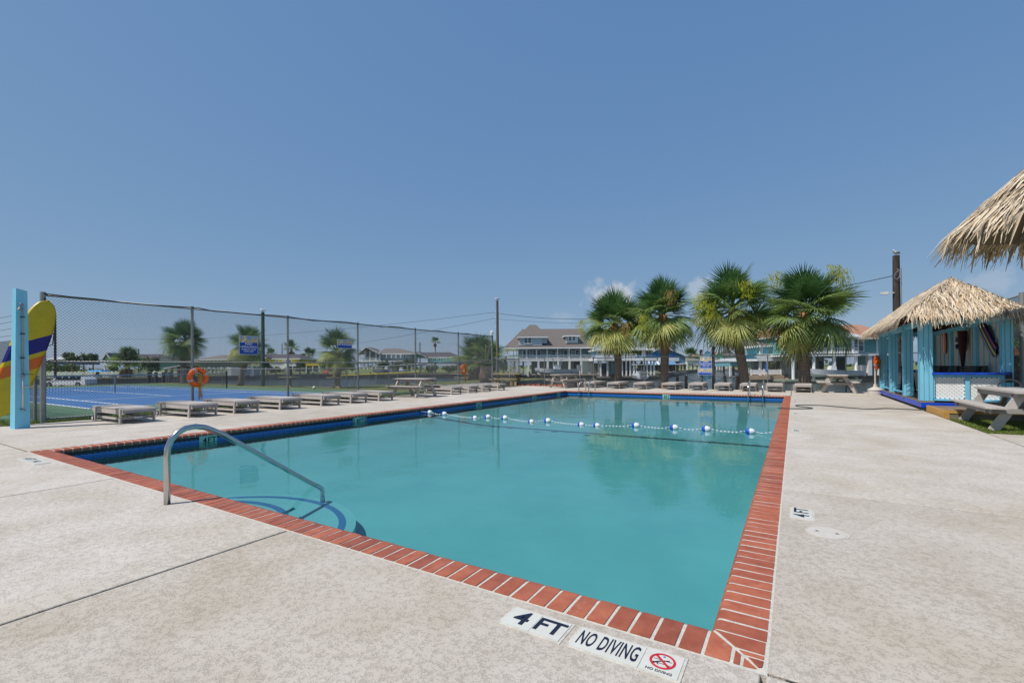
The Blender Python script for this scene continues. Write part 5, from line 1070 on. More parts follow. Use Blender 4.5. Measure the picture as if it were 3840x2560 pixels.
# 4 -- boat houses down the side channel
C7 = lambda x: 2550+.1488*x; D7 = lambda y: 1260+.1488*y
def shed(label, D, px0, px1, pyr, pye, pyf, pyb, wm, rm, gab=False, nposts=4, wins=()):
    g = H('boat_house', label, 'boat house', D, (px0+px1)/2, CZ, 'boat houses'); g.box('wall', wm, px0+1, px1-1, pye, pyf, .3, 7)
    if gab: g.gabf(wm, rm, px0-2, (px0+px1)/2, px1+2, pye, pyr, 0, 7.5)
    else: g.hip('roof', rm, px0-2, px1+2, pye, pyr, -.3, 7.5, 1, 1)
    g.posts([px0+2+(px1-px0-4)*i/(nposts-1) for i in range(nposts)], pyf, pyb, .4, .3); g.posts([px0+2+(px1-px0-4)*(i+.5)/(nposts-1) for i in range(nposts-1)], pyf, pyb, 5, .3, M_WOODG); g.box('dock', M_WOODG, px0, px1, pyb-2, pyb, -.5, 7)
    for a in wins: g.win(*a, .3)
    return g
shed('white two-storey boat house behind the waterside signs', 150, C7(180), C7(500), D7(545), D7(590), D7(690), D7(905), M_TILEW, M_RF['grey'])
shed('grey boat house in the side channel right of the signs', 165, C7(850), C7(1090), D7(540), D7(600), D7(680), D7(865), mat('slate_wall', S(130,142,160), .8), M_RF['grey'])
shed('small yellow boat house in the side channel', 185, C7(1095), C7(1205), D7(580), D7(610), D7(695), D7(840), mat('pale_yellow', S(206,204,150), .8), M_RF['grey'], nposts=3)
shed('turquoise boat house with a white gable standing on piles in the canal', 85, C7(1275), C7(1815), D7(545), D7(610), D7(752), D7(1010), siding('turquoise_siding', S(126,186,198)), M_RF['metal'], True, 3)
shed('white boat shed at the end of the side channel', 200, C7(930), C7(1290), D7(560), D7(640), D7(720), D7(835), M_TILEW, M_RF['metal'], nposts=5)
def cottage(label, D, px0, px1, pyr, pye, pyb, wm, rm, kind='hip', inset=2.5, depth=9, stilt=None, wins=(), name='house', apex=None, group='houses across the canal'):
    g = H(name, label, 'house', D, (px0+px1)/2, FZ, group); g.box('wall', wm, px0+2, px1-2, pye, stilt or pyb, .4, depth)
    if kind == 'hip': g.hip('roof', rm, px0-1, px1+1, pye, pyr, -.2, depth+.5, inset, inset)
    else: g.gabf(wm, rm, px0-1, apex or (px0+px1)/2, px1+1, pye, pyr, 0, depth)
    for a in wins: g.win(*a, .4, fr=.08)
    if stilt:
        n = max(3, int((px1-px0)/14)); g.posts([px0+4+(px1-px0-8)*i/(n-1) for i in range(n)], stilt, pyb, .6, .28, M_TRIM); g.posts([px0+4+(px1-px0-8)*i/(n-1) for i in range(n)], stilt, pyb, 5, .28, M_WOODG); g.box('floor_slab', M_VOID, px0+2, px1-2, stilt, stilt+2, .2, depth)
    return g
cottage('distant aqua gabled house above the side channel', 225, 2682, 2713, 1319, 1330, 1345, siding('aqua_siding', S(120,212,204)), M_RF['grey'], 'gable')
g = cottage('distant grey house with a rooftop cupola', 235, 2700, 2770, 1316, 1328, 1352, siding('light_grey_siding', S(176,180,184)), M_RF['dark'], inset=4); g.box('cupola', M_GHL, C7(1215), C7(1375), D7(348), D7(405), 4, 7); g.hip('cupola_roof', M_RF['dark'], C7(1205), C7(1385), D7(350), D7(320), 3.6, 7.4, 1.2, 1.2); g.win(C7(1270), C7(1310), D7(365), D7(390), 4); 
for a in (1225,1310,1400): g.win(C7(a), C7(a+50), D7(465), D7(485), .4)
cottage('distant house with a terracotta roof right of the dark palm', 190, 2604, 2640, 1324, 1334, 1350, M_TILEW, M_RF['orange'])
# 5 -- cyan house and teal house on the right bank
E8 = lambda x: 2820+.2211*x; F8 = lambda y: 1200+.2211*y
M_CY = siding('cyan_siding', S(96,184,206)); M_TE = siding('teal_siding', S(112,168,168)); M_DOCKG = mat('green_grey_dock', S(140,152,132), .85, var=.15)
g = H('stilt_house', 'cyan stilt house with a grey roof and outdoor stairs on the right bank', 'house', 66, 2900)
g.box('wall', M_CY, E8(328), E8(668), F8(428), F8(640), .6, 8); g.hip('roof', M_RF['grey'], E8(95), E8(690), F8(428), F8(325), -.6, 9, .4, .4); g.posts([E8(152),E8(180)], F8(428), F8(575), .2, .2); g.posts([E8(205)], F8(428), F8(575), 5, .2)
g.win(E8(458), E8(548), F8(492), F8(600), .6); g.box('balcony_floor', M_TRIM, E8(62), E8(590), F8(655), F8(690), -.4, 8); g.rail(E8(70), E8(585), F8(572), F8(655), -.3)
g.posts([E8(x) for x in (150,400,640)], F8(690), F8(930), .2, .3); g.posts([E8(x) for x in (210,300,560)], F8(690), F8(930), 5, .3); g.box('lower_wall', M_TILEW, E8(400), E8(660), F8(690), F8(930), 6, 7)
sr = MB()
for i in range(11): z = g.Z(F8(900))+i*(g.Z(F8(690))-g.Z(F8(900)))/11; sr.box(g.X(E8(500)),g.X(E8(590)),-.5+i*.12,-.3+i*.12,z,z+.06)
for x in (500,590): sr.beam((g.X(E8(x)),-.5,g.Z(F8(910))),(g.X(E8(x)),.9,g.Z(F8(690))),.08,.25)
sr.build('stairs', M_TRIM, g.t); g.rail(E8(510), E8(585), F8(685), F8(745), -.5, sp=.2)
g = H('white_fence', 'white solid garden fence on the right bank behind the blue umbrella', 'fence', 65, 2875); g.box('panel', M_TRIM, E8(-10), E8(205), F8(838), F8(918), 0, .08); g.box('panel', M_TRIM, E8(215), E8(490), F8(838), F8(918), 0, .08); g.posts([E8(-12),E8(210),E8(492)], F8(828), F8(930), .04, .14)
g = H('sand_terrace', 'sandy terrace wall along the right bank', 'wall', 64.5, 2900); g.box('terrace_wall', mat('sand_wall', S(196,166,136), .9, var=.15, scale=1), E8(-80), E8(545), F8(935), F8(1005), 0, 1.6); g.box('terrace_wall', MATS['sand_wall'], E8(610), E8(800), F8(950), F8(1005), 0, 1.6)
t = thing('folded_umbrella', 'folded blue umbrella standing on the right bank terrace', 'umbrella', tuple(flat(E8(250),64,FZ))); MB().tube([(0,0,0),(0,0,2.6)], .03, 6).build('pole', M_TRIM, t); MB().lathe([(.05,.6),(.17,.75),(.14,1.3),(.10,1.8),(.02,2.0)], 10).build('canopy', mat('umbrella_blue', S(24,100,200), .7), t)
g = H('stilt_house', 'teal house with terracotta roof and white columned balcony on the right bank', 'house', 61, 3140)
g.box('wall', M_TE, E8(690), E8(1745), F8(270), F8(575), 2.6, 9); g.box('wing_wall', M_TE, E8(1745), E8(2650), F8(295), F8(572), .4, 9); g.hip('roof', M_RF['orange'], E8(1700), E8(2700), F8(300), F8(15), -.3, 12, .4, 2.5); g.hip('roof', M_RF['orange'], E8(640), E8(1760), F8(240), F8(70), 2.0, 12, .5, .2)
g.hip('porch_roof', M_RF['metal'], E8(650), E8(1815), F8(272), F8(190), -.5, 3.6, .3, .3)
g.box('balcony_floor', M_TRIM, E8(655), E8(1810), F8(562), F8(604), -.3, 9); g.rail(E8(665), E8(1800), F8(456), F8(562), 0, sp=.16); g.posts([E8(x) for x in (690,1025,1370,1715)], F8(270), F8(565), .05, .26)
for px in (705,1055,1405,1775): x = g.X(E8(px)); MB().tube([(x,.1,g.Z(F8(1012))),(x,.1,g.Z(F8(604)))], .19, 12).build('column', M_TRIM, g.t, smooth=True)
for a, b in ((732,780),(948,1008),(1122,1200),(1212,1300),(1425,1505),(1525,1615)): g.win(E8(a), E8(b), F8(325), F8(460), 2.6)
g.win(E8(1752), E8(1825), F8(322), F8(520), .4); g.win(E8(1848), E8(1926), F8(322), F8(520), .4); g.box('corner_trim', M_TRIM, E8(2150), E8(2176), F8(300), F8(572), .33, .5); g.box('band', M_TRIM, E8(1800), E8(2660), F8(572), F8(604), .2, 9)
g.box('lower_back_wall', mat('cream_wall', S(196,192,180), .8), E8(690), E8(1700), F8(620), F8(1000), 5.5, 6); g.box('garage_wall', M_VOID, E8(1800), E8(2012), F8(604), F8(935), 4.5, 5); g.posts([E8(x) for x in (2040,2240,2440)], F8(600), F8(940), .6, .5); g.box('lower_teal_wall', M_TE, E8(2060), E8(2650), F8(604), F8(940), 2.5, 3)
for a in (1200,1600): g.box('doorway', M_PANE, E8(a), E8(a+70), F8(690), F8(840), 5.4, 5.48)
g.box('lift_beam', mat('lift_blue', S(70,96,140), .6), E8(1060), E8(1720), F8(620), F8(640), 1.2, 1.4); g.box('lift_beam', MATS['lift_blue'], E8(1060), E8(1720), F8(615), F8(635), 3.2, 3.4)
g = H('dock', 'green grey waterside dock along the right bank', 'dock', 59.5, 3090, CZ); g.box('deck', M_DOCKG, E8(552), E8(1860), F8(1006), F8(1040), 0, 2.6); g.posts([E8(x) for x in (570,700,850,1050,1250,1450,1650,1840)], F8(1040), F8(1075), .3, .25, M_WOODG, 'pile')

# ------------------------------------------------------------------ houses on the left, beyond the court
Aa = lambda x: 160+.17*x; Ab = lambda y: 1280+.17*y; Ba = lambda x: 500+.17*x; Ca = lambda x: 880+.17*x; Cb = lambda y: 1240+.17*y; Da = lambda x: 1240+.17*x; Ea = lambda x: 1580+.17*x; Eb = lambda y: 1200+.17*y
cottage('blue house with a white roof seen beyond the left court corner', 106, 172, 246, 1329, 1345, 1366, siding('royal_blue_siding', S(90,116,160)), M_RF['metal'], 'hip', 2.0)
g = cottage('pale green gabled house with tall white windows on the left', 101, 384, 416, 1322, 1346, 1366, siding('mint_siding', S(188,212,196)), M_RF['dark'], 'gable', wins=[(Aa(1345),Aa(1370),Ab(430),Ab(470)),(Aa(1395),Aa(1425),Ab(430),Ab(470)),(Aa(1455),Aa(1480),Ab(430),Ab(470))]); g.hip('side_roof', M_RF['dark'], 404, 545, 1346, 1324, 3, 12, 1, 2.5); g.box('side_wall', siding('sage_siding', S(130,160,150)), 412, 538, 1346, 1375, 3.5, 11); g.posts([386,398,414,430], 1368, 1402, .5, .3); g.box('carport_roof', M_TRIM, 384, 436, 1366, 1370, 0, 6)
cottage('low teal building with a flat grey roof on the left', 118, 590, 628, 1346, 1350, 1385, siding('low_teal_siding', S(96,150,150)), M_RF['grey'])
cottage('small building with a red roof behind the near life ring', 112, 626, 662, 1344, 1352, 1385, siding('brick_red_siding', S(150,96,84)), M_RF['red'])
g = cottage('grey hip-roofed stilt house behind the leaning palm', 105, 736, 850, 1328, 1347, 1400, siding('warm_grey_siding', S(140,140,132)), M_RF['grey'], 'hip', 3.0, stilt=1374, wins=[(Ba(1522),Ba(1590),Ab(405),Ab(465)),(Ba(1690),Ba(1745),Ab(405),Ab(465)),(Ba(1845),Ba(1900),Ab(405),Ab(455))]); g.posts([Ba(1230),Ba(1340),Ba(1430)], 1347, 1362, -1, .2)
cottage('small teal house left of the yellow house', 112, 888, 938, 1344, 1352, 1390, siding('deep_teal_siding', S(70,150,146)), M_RF['grey'])
M_YE = siding('yellow_green_siding', S(204,194,48))
g = cottage('yellow green stilt house with a grey roof beyond the court', 108, 936, 998, 1326, 1341, 1396, M_YE, M_RF['dark'], 'gable', stilt=1371, wins=[(Ca(410),Ca(440),Cb(645),Cb(690)),(Ca(520),Ca(548),Cb(645),Cb(690)),(Ca(580),Ca(606),Cb(645),Cb(690))], apex=967)
g.hip('long_roof', M_RF['dark'], 968, 1112, 1343, 1325, 2.0, 11, .5, 2.5); g.box('long_wall', M_YE, 996, 1104, 1343, 1360, 2.6, 10); g.box('balcony_floor', M_TRIM, 996, 1106, 1370, 1373, .5, 10); g.rail(998, 1105, 1362, 1370, .6, sp=.3); g.rail(922, 984, 1364, 1373, -1.2, sp=.3)
for a, b in ((785,835),(945,975),(1015,1130)): g.win(Ca(a), Ca(b), Cb(640), Cb(688), 2.6, mull=1)
g.posts([1005,1030,1055,1080,1103], 1373, 1396, .8, .25, M_WOODG); MB().beam((g.X(1045),-1.2,g.Z(1390)),(g.X(1090),-1.2,g.Z(1364)),.9,.2,(0,1,0)).build('stairs', M_TRIM, g.t)
cottage('grey green house right of the yellow house', 125, 1104, 1148, 1335, 1346, 1392, siding('grey_green_siding', S(134,144,132)), M_RF['grey'])
t = H('yellow_awning', 'yellow awning on posts on the far bank left of the white porch house', 'awning', 103, 1170); t.box('canopy', mat('awning_yellow', S(206,180,70), .8), Ca(1565), Ca(1862), 1361, 1371, 0, 2.5); t.posts([Ca(1575),Ca(1720),Ca(1855)], 1371, 1396, .1, .15)
M_SB2 = siding('steel_blue_siding', S(136,160,174))
g = H('stilt_house', 'steel blue house with a white gabled porch on stilts across the canal', 'house', 112, 1450); 
g.box('wall', M_SB2, Da(1000), Da(1720), Cb(490), Cb(660), 3, 11); g.hip('roof', M_RF['grey'], Da(1000), Da(1870), Cb(495), Cb(362), 1.2, 13, .2, 5.5); g.gabf(None, M_RF['grey'], Da(615), Da(805), Da(1090), Cb(495), Cb(350), -.5, 7); g.box('porch_back_wall', M_SB2, Da(640), Da(1000), Cb(440), Cb(660), 4, 5)
g.posts([Da(x) for x in (632,760,868,1000,1085)], Cb(440), Cb(660), 0, .22); g.posts([Da(x) for x in (1190,1300,1405,1510)], Cb(490), Cb(600), 1.6, .2); g.rail(Da(632), Da(1088), Cb(585), Cb(655), 0, sp=.2); g.box('porch_floor', M_TRIM, Da(620), Da(1700), Cb(655), Cb(672), -.3, 11); g.box('porch_tie', M_TRIM, Da(632), Da(760), Cb(512), Cb(528), -.1, .1)
g.posts([Da(x) for x in (640,730,810,910,990,1090)], Cb(672), Cb(850), .2, .3); g.posts([Da(x) for x in (680,860,1040,1250,1450,1650)], Cb(672), Cb(850), 5, .3, M_WOODG)
for a in (690,800,920,1040,1150,1250,1350,1450,1550): g.win(Da(a), Da(a+45), Cb(525), Cb(580), 4 if a < 1000 else 3, fr=.06)
M_TQ = siding('turquoise_house_siding', S(106,180,176))
g = H('stilt_house', 'turquoise house with a dark hip roof and gabled porch across the canal', 'house', 118, 1630)
g.box('wall', M_TQ, 1598, 1714, 1337, 1358, 2.5, 11); g.hip('roof', M_RF['dark'], 1560, 1720, 1338, 1317, 1.5, 12, .5, 3.0); g.gabf(M_TQ, M_RF['dark'], 1525, 1563, 1601, 1338, 1316, 0, 7, over=1.0); g.posts([1529,1562,1598], 1337, 1358, .2, .25); g.rail(1528, 1612, 1358, 1367, .1, sp=.3); g.box('porch_floor', M_TRIM, 1526, 1714, 1366, 1369, 0, 10); g.posts([1532,1556,1580,1604,1640,1680], 1369, 1392, .4, .3)
for a, b in ((165,200),(255,290),(350,385),(470,500),(655,690)): g.win(Ea(a), Ea(b), Eb(825), Eb(890), 2.5, fr=.08)
g.win(1541, 1552, 1342, 1356, 2.5)
cottage('small grey gabled house half hidden behind the far life ring', 114, 1708, 1778, 1330, 1341, 1385, siding('mist_grey_siding', S(150,164,168)), M_RF['grey'], 'gable', wins=[(1746,1770,1346,1352)])

# ------------------------------------------------------------------ bushes and trees over there
LB_ = [leafmat('bush_dark', S(58,78,40), .3), leafmat('bush_mid', S(84,104,52), .3), leafmat('bush_light', S(124,138,62), .3)]
def bush(label, px0, px1, pyt, pyb, D, seed, n=900, leaf=.30, cat='bush', trunk=False, mats=None):
    rnd = random.Random(seed); k = D/FPX; w_ = (px1-px0)*k/2; zb = CAM.z+(yh(px0)-pyb)*k; zt = CAM.z+(yh(px0)-pyt)*k; h_ = zt-zb; base = flat((px0+px1)/2, D, FZ)
    t = thing('tree' if trunk else 'bush', label, cat, tuple(base), YAW, 'shrubs and trees across the canal'); mb = MB(); z0 = zb-FZ
    blobs = [(rnd.uniform(-.7,.7)*w_, rnd.uniform(-.5,.5)*w_, z0+h_*rnd.uniform(.25,.72), rnd.uniform(.35,.6)) for _ in range(9)]
    for i in range(n):
        bx, by, bz, br = rnd.choice(blobs); d = Vector((rnd.gauss(0,1),rnd.gauss(0,1),rnd.gauss(0,1))).normalized(); rr_ = rnd.random()**.4
        p = Vector((bx+d.x*br*w_*rr_*.8, by+d.y*br*w_*rr_*.8, bz+d.z*br*h_*.75*rr_)); p.z = max(z0+.02, min(p.z, z0+h_*1.04)); p.x = max(-w_*1.05, min(w_*1.05, p.x))
        a = Vector((rnd.gauss(0,1),rnd.gauss(0,1),rnd.gauss(0,1))).normalized(); b = a.cross(d).normalized(); s = leaf*rnd.uniform(.6,1.4)
        mb.add([p-a*s*.5,p+b*s*.28,p+a*s*.5,p-b*s*.28], [(0,1,2,3)], rnd.choices((0,1,2),(4,3,1.5))[0])
    stuff(mb.build('foliage', mats or LB_, t, fix=False)); MB().tube([(0,0,0),(0,0,max(.3,z0+h_*.4))], [.18,.1], 7).build('trunk', M_TRUNK, t)
bush('round dark tree left of the pale green house, leftmost of three', 244, 296, 1318, 1362, 97, 1, 1200, .34, 'tree', True)
bush('round dark tree left of the pale green house, middle of three', 290, 338, 1321, 1362, 98, 2, 1100, .34, 'tree', True)
bush('round dark tree left of the pale green house, closest to it', 330, 368, 1323, 1362, 97, 3, 1000, .34, 'tree', True)
bush('bright green tree over the pale green house roof', 462, 508, 1306, 1362, 91, 4, 1300, .36, 'tree', True)
bush('dark leafy tree in front of the picket fence', 534, 600, 1336, 1392, 89, 5, 1600, .34, 'tree', True)
bush('dark hedge below the blue house on the left', 168, 330, 1358, 1394, 100, 9, 1800, .36); bush('low shrub under the pale green house', 412, 442, 1368, 1394, 96, 6, 500)
bush('low shrubs before the grey hip-roofed house', 690, 760, 1362, 1386, 97, 7, 800); bush('shrub right of the near life ring', 700, 730, 1358, 1384, 95, 8, 500)
for i, (a, b, c, d, D, lb) in enumerate(((990,1010,1350,1380,100,'shrub before the yellow house porch'),(1010,1060,1376,1396,101,'dark shrub under the yellow house'),(1100,1150,1352,1394,110,'tall shrub between the yellow house and the awning'),(1146,1200,1342,1392,112,'dense shrub behind the yellow awning'),(1196,1262,1350,1392,110,'dense shrub behind the bank palm'),(1255,1340,1352,1390,112,'wide hedge left of the white porch house'),(1418,1462,1346,1382,106,'tall shrub before the steel blue house'),(1462,1520,1350,1386,108,'shrub between the two porch houses'),(1505,1562,1340,1388,109,'tall shrub left of the turquoise porch'),(1590,1650,1362,1396,108,'shrub below the turquoise house'),(1640,1722,1366,1396,108,'wide shrub below the turquoise house, right end'),(1745,1800,1358,1402,80,'yellow green shrub beside the feather palm'),(1872,1905,1330,1390,90,'bright shrub left of the grey house'),(2395,2410,1355,1376,82,'small bright shrub under the light blue house'),(2884,2906,1352,1384,65.5,'leafy shrub behind the white garden fence'),(2912,2924,1352,1384,65.5,'small leafy shrub by the cyan house stairs'),(2985,3004,1354,1384,62.5,'leafy shrub under the teal house balcony'),(3028,3042,1350,1380,62.8,'leafy shrub behind the moored boat'),(3784,3832,1395,1448,17.0,'shrub behind the tiki hut fence'))):
    bush(lb, a, b, c, d, D, 40+i, 700 if D > 20 else 900, .34 if D > 70 else (.22 if D > 20 else .07))

# far tree line closing the horizon
rnd_ = random.Random(77); tl_ = MB()
for i in range(2600):
    px = rnd_.uniform(-700,4500); D = rnd_.uniform(250,330); h_ = (2.2+1.6*math.sin(px*.011)+1.2*math.sin(px*.037+1))*rnd_.random(); p = flat(px, D, FZ+.3+max(0,h_)); s = rnd_.uniform(.5,1.3); a = Vector((rnd_.gauss(0,1),rnd_.gauss(0,1),rnd_.gauss(0,1))).normalized(); b = a.cross(Vector((.3,.5,.8))).normalized()
    tl_.add([p-a*s,p+b*s*.7,p+a*s,p-b*s*.7], [(0,1,2,3)], rnd_.choices((0,1,2),(4,3,1))[0])
tag(stuff(tl_.build('tree_line', LB_, fix=False)), 'distant low tree line closing the horizon', 'trees')
# ------------------------------------------------------------------ picket fence, boats, car, trailer
g = H('picket_fence', 'long white picket fence on the far left bank', 'fence', 92, 420); pk = MB()
x0, x1, zb, zt = g.X(150), g.X(672), g.Z(1414), g.Z(1392); n = int((x1-x0)/.19)
for i in range(n): x = x0+(x1-x0)*i/n; pk.box(x,x+.08,0,.03,zb,zt)
stuff(pk.build('pickets', M_TRIM, g.t)); MB().box(x0,x1,.03,.07,zb+.2,zb+.3).build('rail', M_TRIM, g.t); MB().box(x0,x1,.03,.07,zt-.35,zt-.25).build('rail', M_TRIM, g.t)
for i in range(12): x = x0+(x1-x0)*i/11; MB().box(x-.07,x+.07,.03,.17,zb,zt+.12).build('post', M_TRIM, g.t)
M_HULL = mat('boat_white', S(220,222,222), .3, var=.04); M_HULLG = mat('boat_grey', S(150,152,156), .4, var=.06)
def boat(label, loc, rz, L_, B_, Hh, m, ttop=True, motor=True, console=True, name='motor_boat'):
    t = thing(name, label, 'boat', loc, rz, 'boats'); hb = MB(); secs = []; n = 12
    for i in range(n+1):
        u = i/n; x = -L_/2+L_*u; w_ = B_/2*(1-max(0,(u-.45)/.55)**2.2); sheer = Hh*(.82+.30*u*u); keel = Hh*(.02+.55*max(0,(u-.72)/.28)**2)
        secs.append([(x,-w_,sheer),(x,-w_*.82,keel+(sheer-keel)*.32),(x,0,keel),(x,w_*.82,keel+(sheer-keel)*.32),(x,w_,sheer),(x,w_*.85,sheer-.02),(x,w_*.8,sheer-.22*Hh),(x,-w_*.8,sheer-.22*Hh),(x,-w_*.85,sheer-.02)])
    v = [p for s_ in secs for p in s_]; f = [(i*9+j,i*9+(j+1)%9,(i+1)*9+(j+1)%9,(i+1)*9+j) for i in range(n) for j in range(9)]; f += [tuple(range(9)), tuple(n*9+j for j in reversed(range(9)))]
    hb.add(v, f).build('hull', m, t, smooth=True)
    if console: MB().hexa([(-.5,-.4,Hh*.6),(.5,-.4,Hh*.6),(.5,.4,Hh*.6),(-.5,.4,Hh*.6),(-.35,-.36,Hh+.55),(.15,-.36,Hh+.55),(.15,.36,Hh+.55),(-.35,.36,Hh+.55)]).build('console', M_HULL, t); MB().hexa([(.18,-.36,Hh+.5),(.22,-.36,Hh+.5),(.22,.36,Hh+.5),(.18,.36,Hh+.5),(-.02,-.34,Hh+1.0),(.02,-.34,Hh+1.0),(.02,.34,Hh+1.0),(-.02,.34,Hh+1.0)]).build('windscreen', M_PANE, t)
    if ttop:
        MB().box(-1.5,1.0,-.9,.9,Hh+1.55,Hh+1.66).build('t_top', M_HULL, t)
        for x in (-.9,.5):
            for s in (-1,1): MB().beam((x*.6,s*.42,Hh*.7),(x,s*.7,Hh+1.55),.05,.05).build('strut', M_HULL, t)
    if motor:
        for s in (-.35,.35): MB().hexa([(-L_/2-.5,s-.16,.15),(-L_/2-.1,s-.16,.15),(-L_/2-.1,s+.16,.15),(-L_/2-.5,s+.16,.15),(-L_/2-.6,s-.2,Hh+.45),(-L_/2,s-.2,Hh+.5),(-L_/2,s+.2,Hh+.5),(-L_/2-.6,s+.2,Hh+.45)]).build('outboard_motor', M_HULLG, t)
    return t
b1 = boat('white motor boat with a hardtop on a lift before the grey house', tuple(flat(2085,72,-.15)), YAW+math.pi, 6.6, 2.3, 1.0, M_HULL)
t = thing('boat_lift', 'dark boat lift carrying the white hardtop boat', 'boat lift', tuple(flat(2085,72,CZ)), YAW)
for x in (-2.2,2.2):
    for y in (-1.5,1.5): MB().tube([(x,y,-1),(x,y,1.6)], .12, 8).build('pile', M_PILE, t)
    MB().box(x-.1,x+.1,-1.6,1.6,.82,1.02).build('cradle_beam', M_DARK, t)
boat('white outboard boat in the slip under the light blue house', tuple(flat(2394,76,-1.15)), YAW+math.pi/2, 5.0, 2.1, .9, M_HULL)
boat('long white boat moored under the teal house balcony', tuple(flat(3118,60.5,-.55)), YAW+math.pi, 7.2, 2.2, 1.1, M_HULL, ttop=False)
boat('grey boat on a trailer before the steel blue house', tuple(flat(1448,103,-.25)), YAW+math.pi, 6.2, 2.2, 1.1, M_HULLG, ttop=False)
boat('small white boat right of the grey trailer boat', tuple(flat(1505,100,-.3)), YAW, 4.2, 1.8, .8, M_HULL, ttop=False)
boat('low skiff moored by the blue house dock', tuple(flat(2508,100,-1.15)), YAW, 4.8, 1.8, .7, M_HULLG, ttop=False, console=False)
t = boat('white boat with a bright blue canopy on the left canal', tuple(flat(368,80,-1.15)), YAW+math.pi, 4.4, 1.9, .9, M_HULL, ttop=False); MB().hexa([(-1.4,-.9,1.95),(1.2,-.9,1.95),(1.2,.9,1.95),(-1.4,.9,1.95),(-1.2,-.7,2.2),(1.0,-.7,2.2),(1.0,.7,2.2),(-1.2,.7,2.2)]).build('canopy', mat('canopy_blue', S(60,160,220), .7), t)
for x in (-1.2,1.0): MB().beam((x*.6,-.7,.8),(x,-.8,2.0),.04,.04).build('canopy_pole', M_HULL, t)
t = thing('floating_boom', 'yellow floating boom on the left canal beyond the court', 'boom', tuple(flat(405,80,-1.12)), YAW)
for i in range(7): MB().tube([(-3.2+i*.9,0,.12),(-2.4+i*.9,0,.12)], .24, 10).build('float', mat('boom_yellow', S(214,166,40), .5), t, smooth=True)
q_ = MB(); a_ = [flat(px,D,-1.08) for px, D in ((-500,54),(345,54),(345,68),(-500,68))]; q_.hexa([(p.x,p.y,-2.5) for p in a_]+[tuple(p) for p in a_]); struct(q_.build('boat_ramp', M_BULK))
# parked car
cr = thing('parked_car', 'long white car with dark windows parked beyond the court', 'car', tuple(flat(262,60,-1.08)), YAW)
prof = [(-2.75,.30),(-2.80,.62),(-2.70,.80),(-1.55,.92),(-.80,1.42),(-.2,1.50),(2.2,1.46),(2.75,1.0),(2.8,.45),(2.7,.28)]
cb_ = MB(); cb_.prism(prof, -.86, .86, 'y'); cb_.v = [(x, y*(.82 if z > 1.0 else 1.0), z) for x, y, z in cb_.v]; cb_.build('body', mat('car_white', S(214,216,218), .25, var=.03), cr)
M_CARG = mat('car_glass', S(22,26,32), .08)
for a, b in ((-1.05,-.32),(-.24,.55),(.63,1.42),(1.5,2.1)):
    for s in (-1,1): MB().hexa([(a-.12,s*.80,.98),(b,s*.80,.98),(b,s*.845,.98),(a-.12,s*.845,.98),(a+.1,s*.70,1.38),(b,s*.70,1.38),(b,s*.735,1.38),(a+.1,s*.735,1.38)]).build('window', M_CARG, cr)
MB().hexa([(-1.50,-.68,.95),(-1.46,-.68,.95),(-1.46,.68,.95),(-1.50,.68,.95),(-.86,-.6,1.40),(-.82,-.6,1.40),(-.82,.6,1.40),(-.86,.6,1.40)]).build('windscreen', M_CARG, cr)
for x in (-1.85,1.85):
    for s in (-1,1): w_ = MB().lathe([(.2,-.11),(.33,-.10),(.34,0),(.33,.10),(.2,.11)], 18).build('wheel', M_RUB, cr, smooth=True); w_.location = (x,s*.80,.34); w_.rotation_euler = (R(90),0,0); MB().lathe([(.08,-.115),(.19,-.112),(.19,.112),(.08,.115)], 14).build('rim', M_GALV, w_)
for s in (-1,1): MB().box(-2.83,-2.70,s*.62-.14,s*.62+.14,.58,.72).build('headlight', M_LBL, cr)
MB().box(-2.84,-2.76,-.4,.4,.42,.66).build('grille', M_DARK, cr)
g = H('cargo_trailer', 'white and grey cargo trailer parked on the far bank', 'trailer', 92, 900); g.box('body', mat('trailer_grey', S(166,168,174), .5), Ba(2160), Ba(2660), 1377, 1409, 0, 2.2); g.box('front_wall', M_HULL, Ba(2068), Ba(2160), 1376, 1411, 0, 2.2); g.box('blue_panel', mat('trailer_blue', S(92,116,150), .5), Ca(160), Ca(360), 1384, 1402, -.03, 0)
for px in (905,918,931): w_ = MB().lathe([(.2,-.1),(.35,-.1),(.35,.1),(.2,.1)], 14).build('wheel', M_RUB, g.t); w_.location = (g.X(px),-.05,g.Z(1411)); w_.rotation_euler = (R(90),0,0)
g = H('boat_shelter', 'low boat shelter with a pale sloping roof behind the near life ring', 'shelter', 82, 655); MB().hexa([(g.X(613),0,g.Z(1383)),(g.X(690),0,g.Z(1369)),(g.X(690),4,g.Z(1369)),(g.X(613),4,g.Z(1383)),(g.X(613),0,g.Z(1377)),(g.X(690),0,g.Z(1367)),(g.X(690),4,g.Z(1367)),(g.X(613),4,g.Z(1377))]).build('roof', M_RF['metal'], g.t); g.posts([618,640,665,688], 1374, 1420, .3, .3, M_PILE, 'post'); g.posts([628,652,676], 1374, 1420, 3.5, .3, M_PILE, 'post')
for i, px in enumerate((558,585,612,636,690)): tag(MB().tube([(0,0,-1.5),(0,0,1.9)], .22, 8).build('mooring_pile', M_PILE, loc=tuple(flat(px,70,-1.2))), 'dark mooring pile beyond the court, %s from the left' % ord_[i], 'pile', 'mooring piles beyond the court')
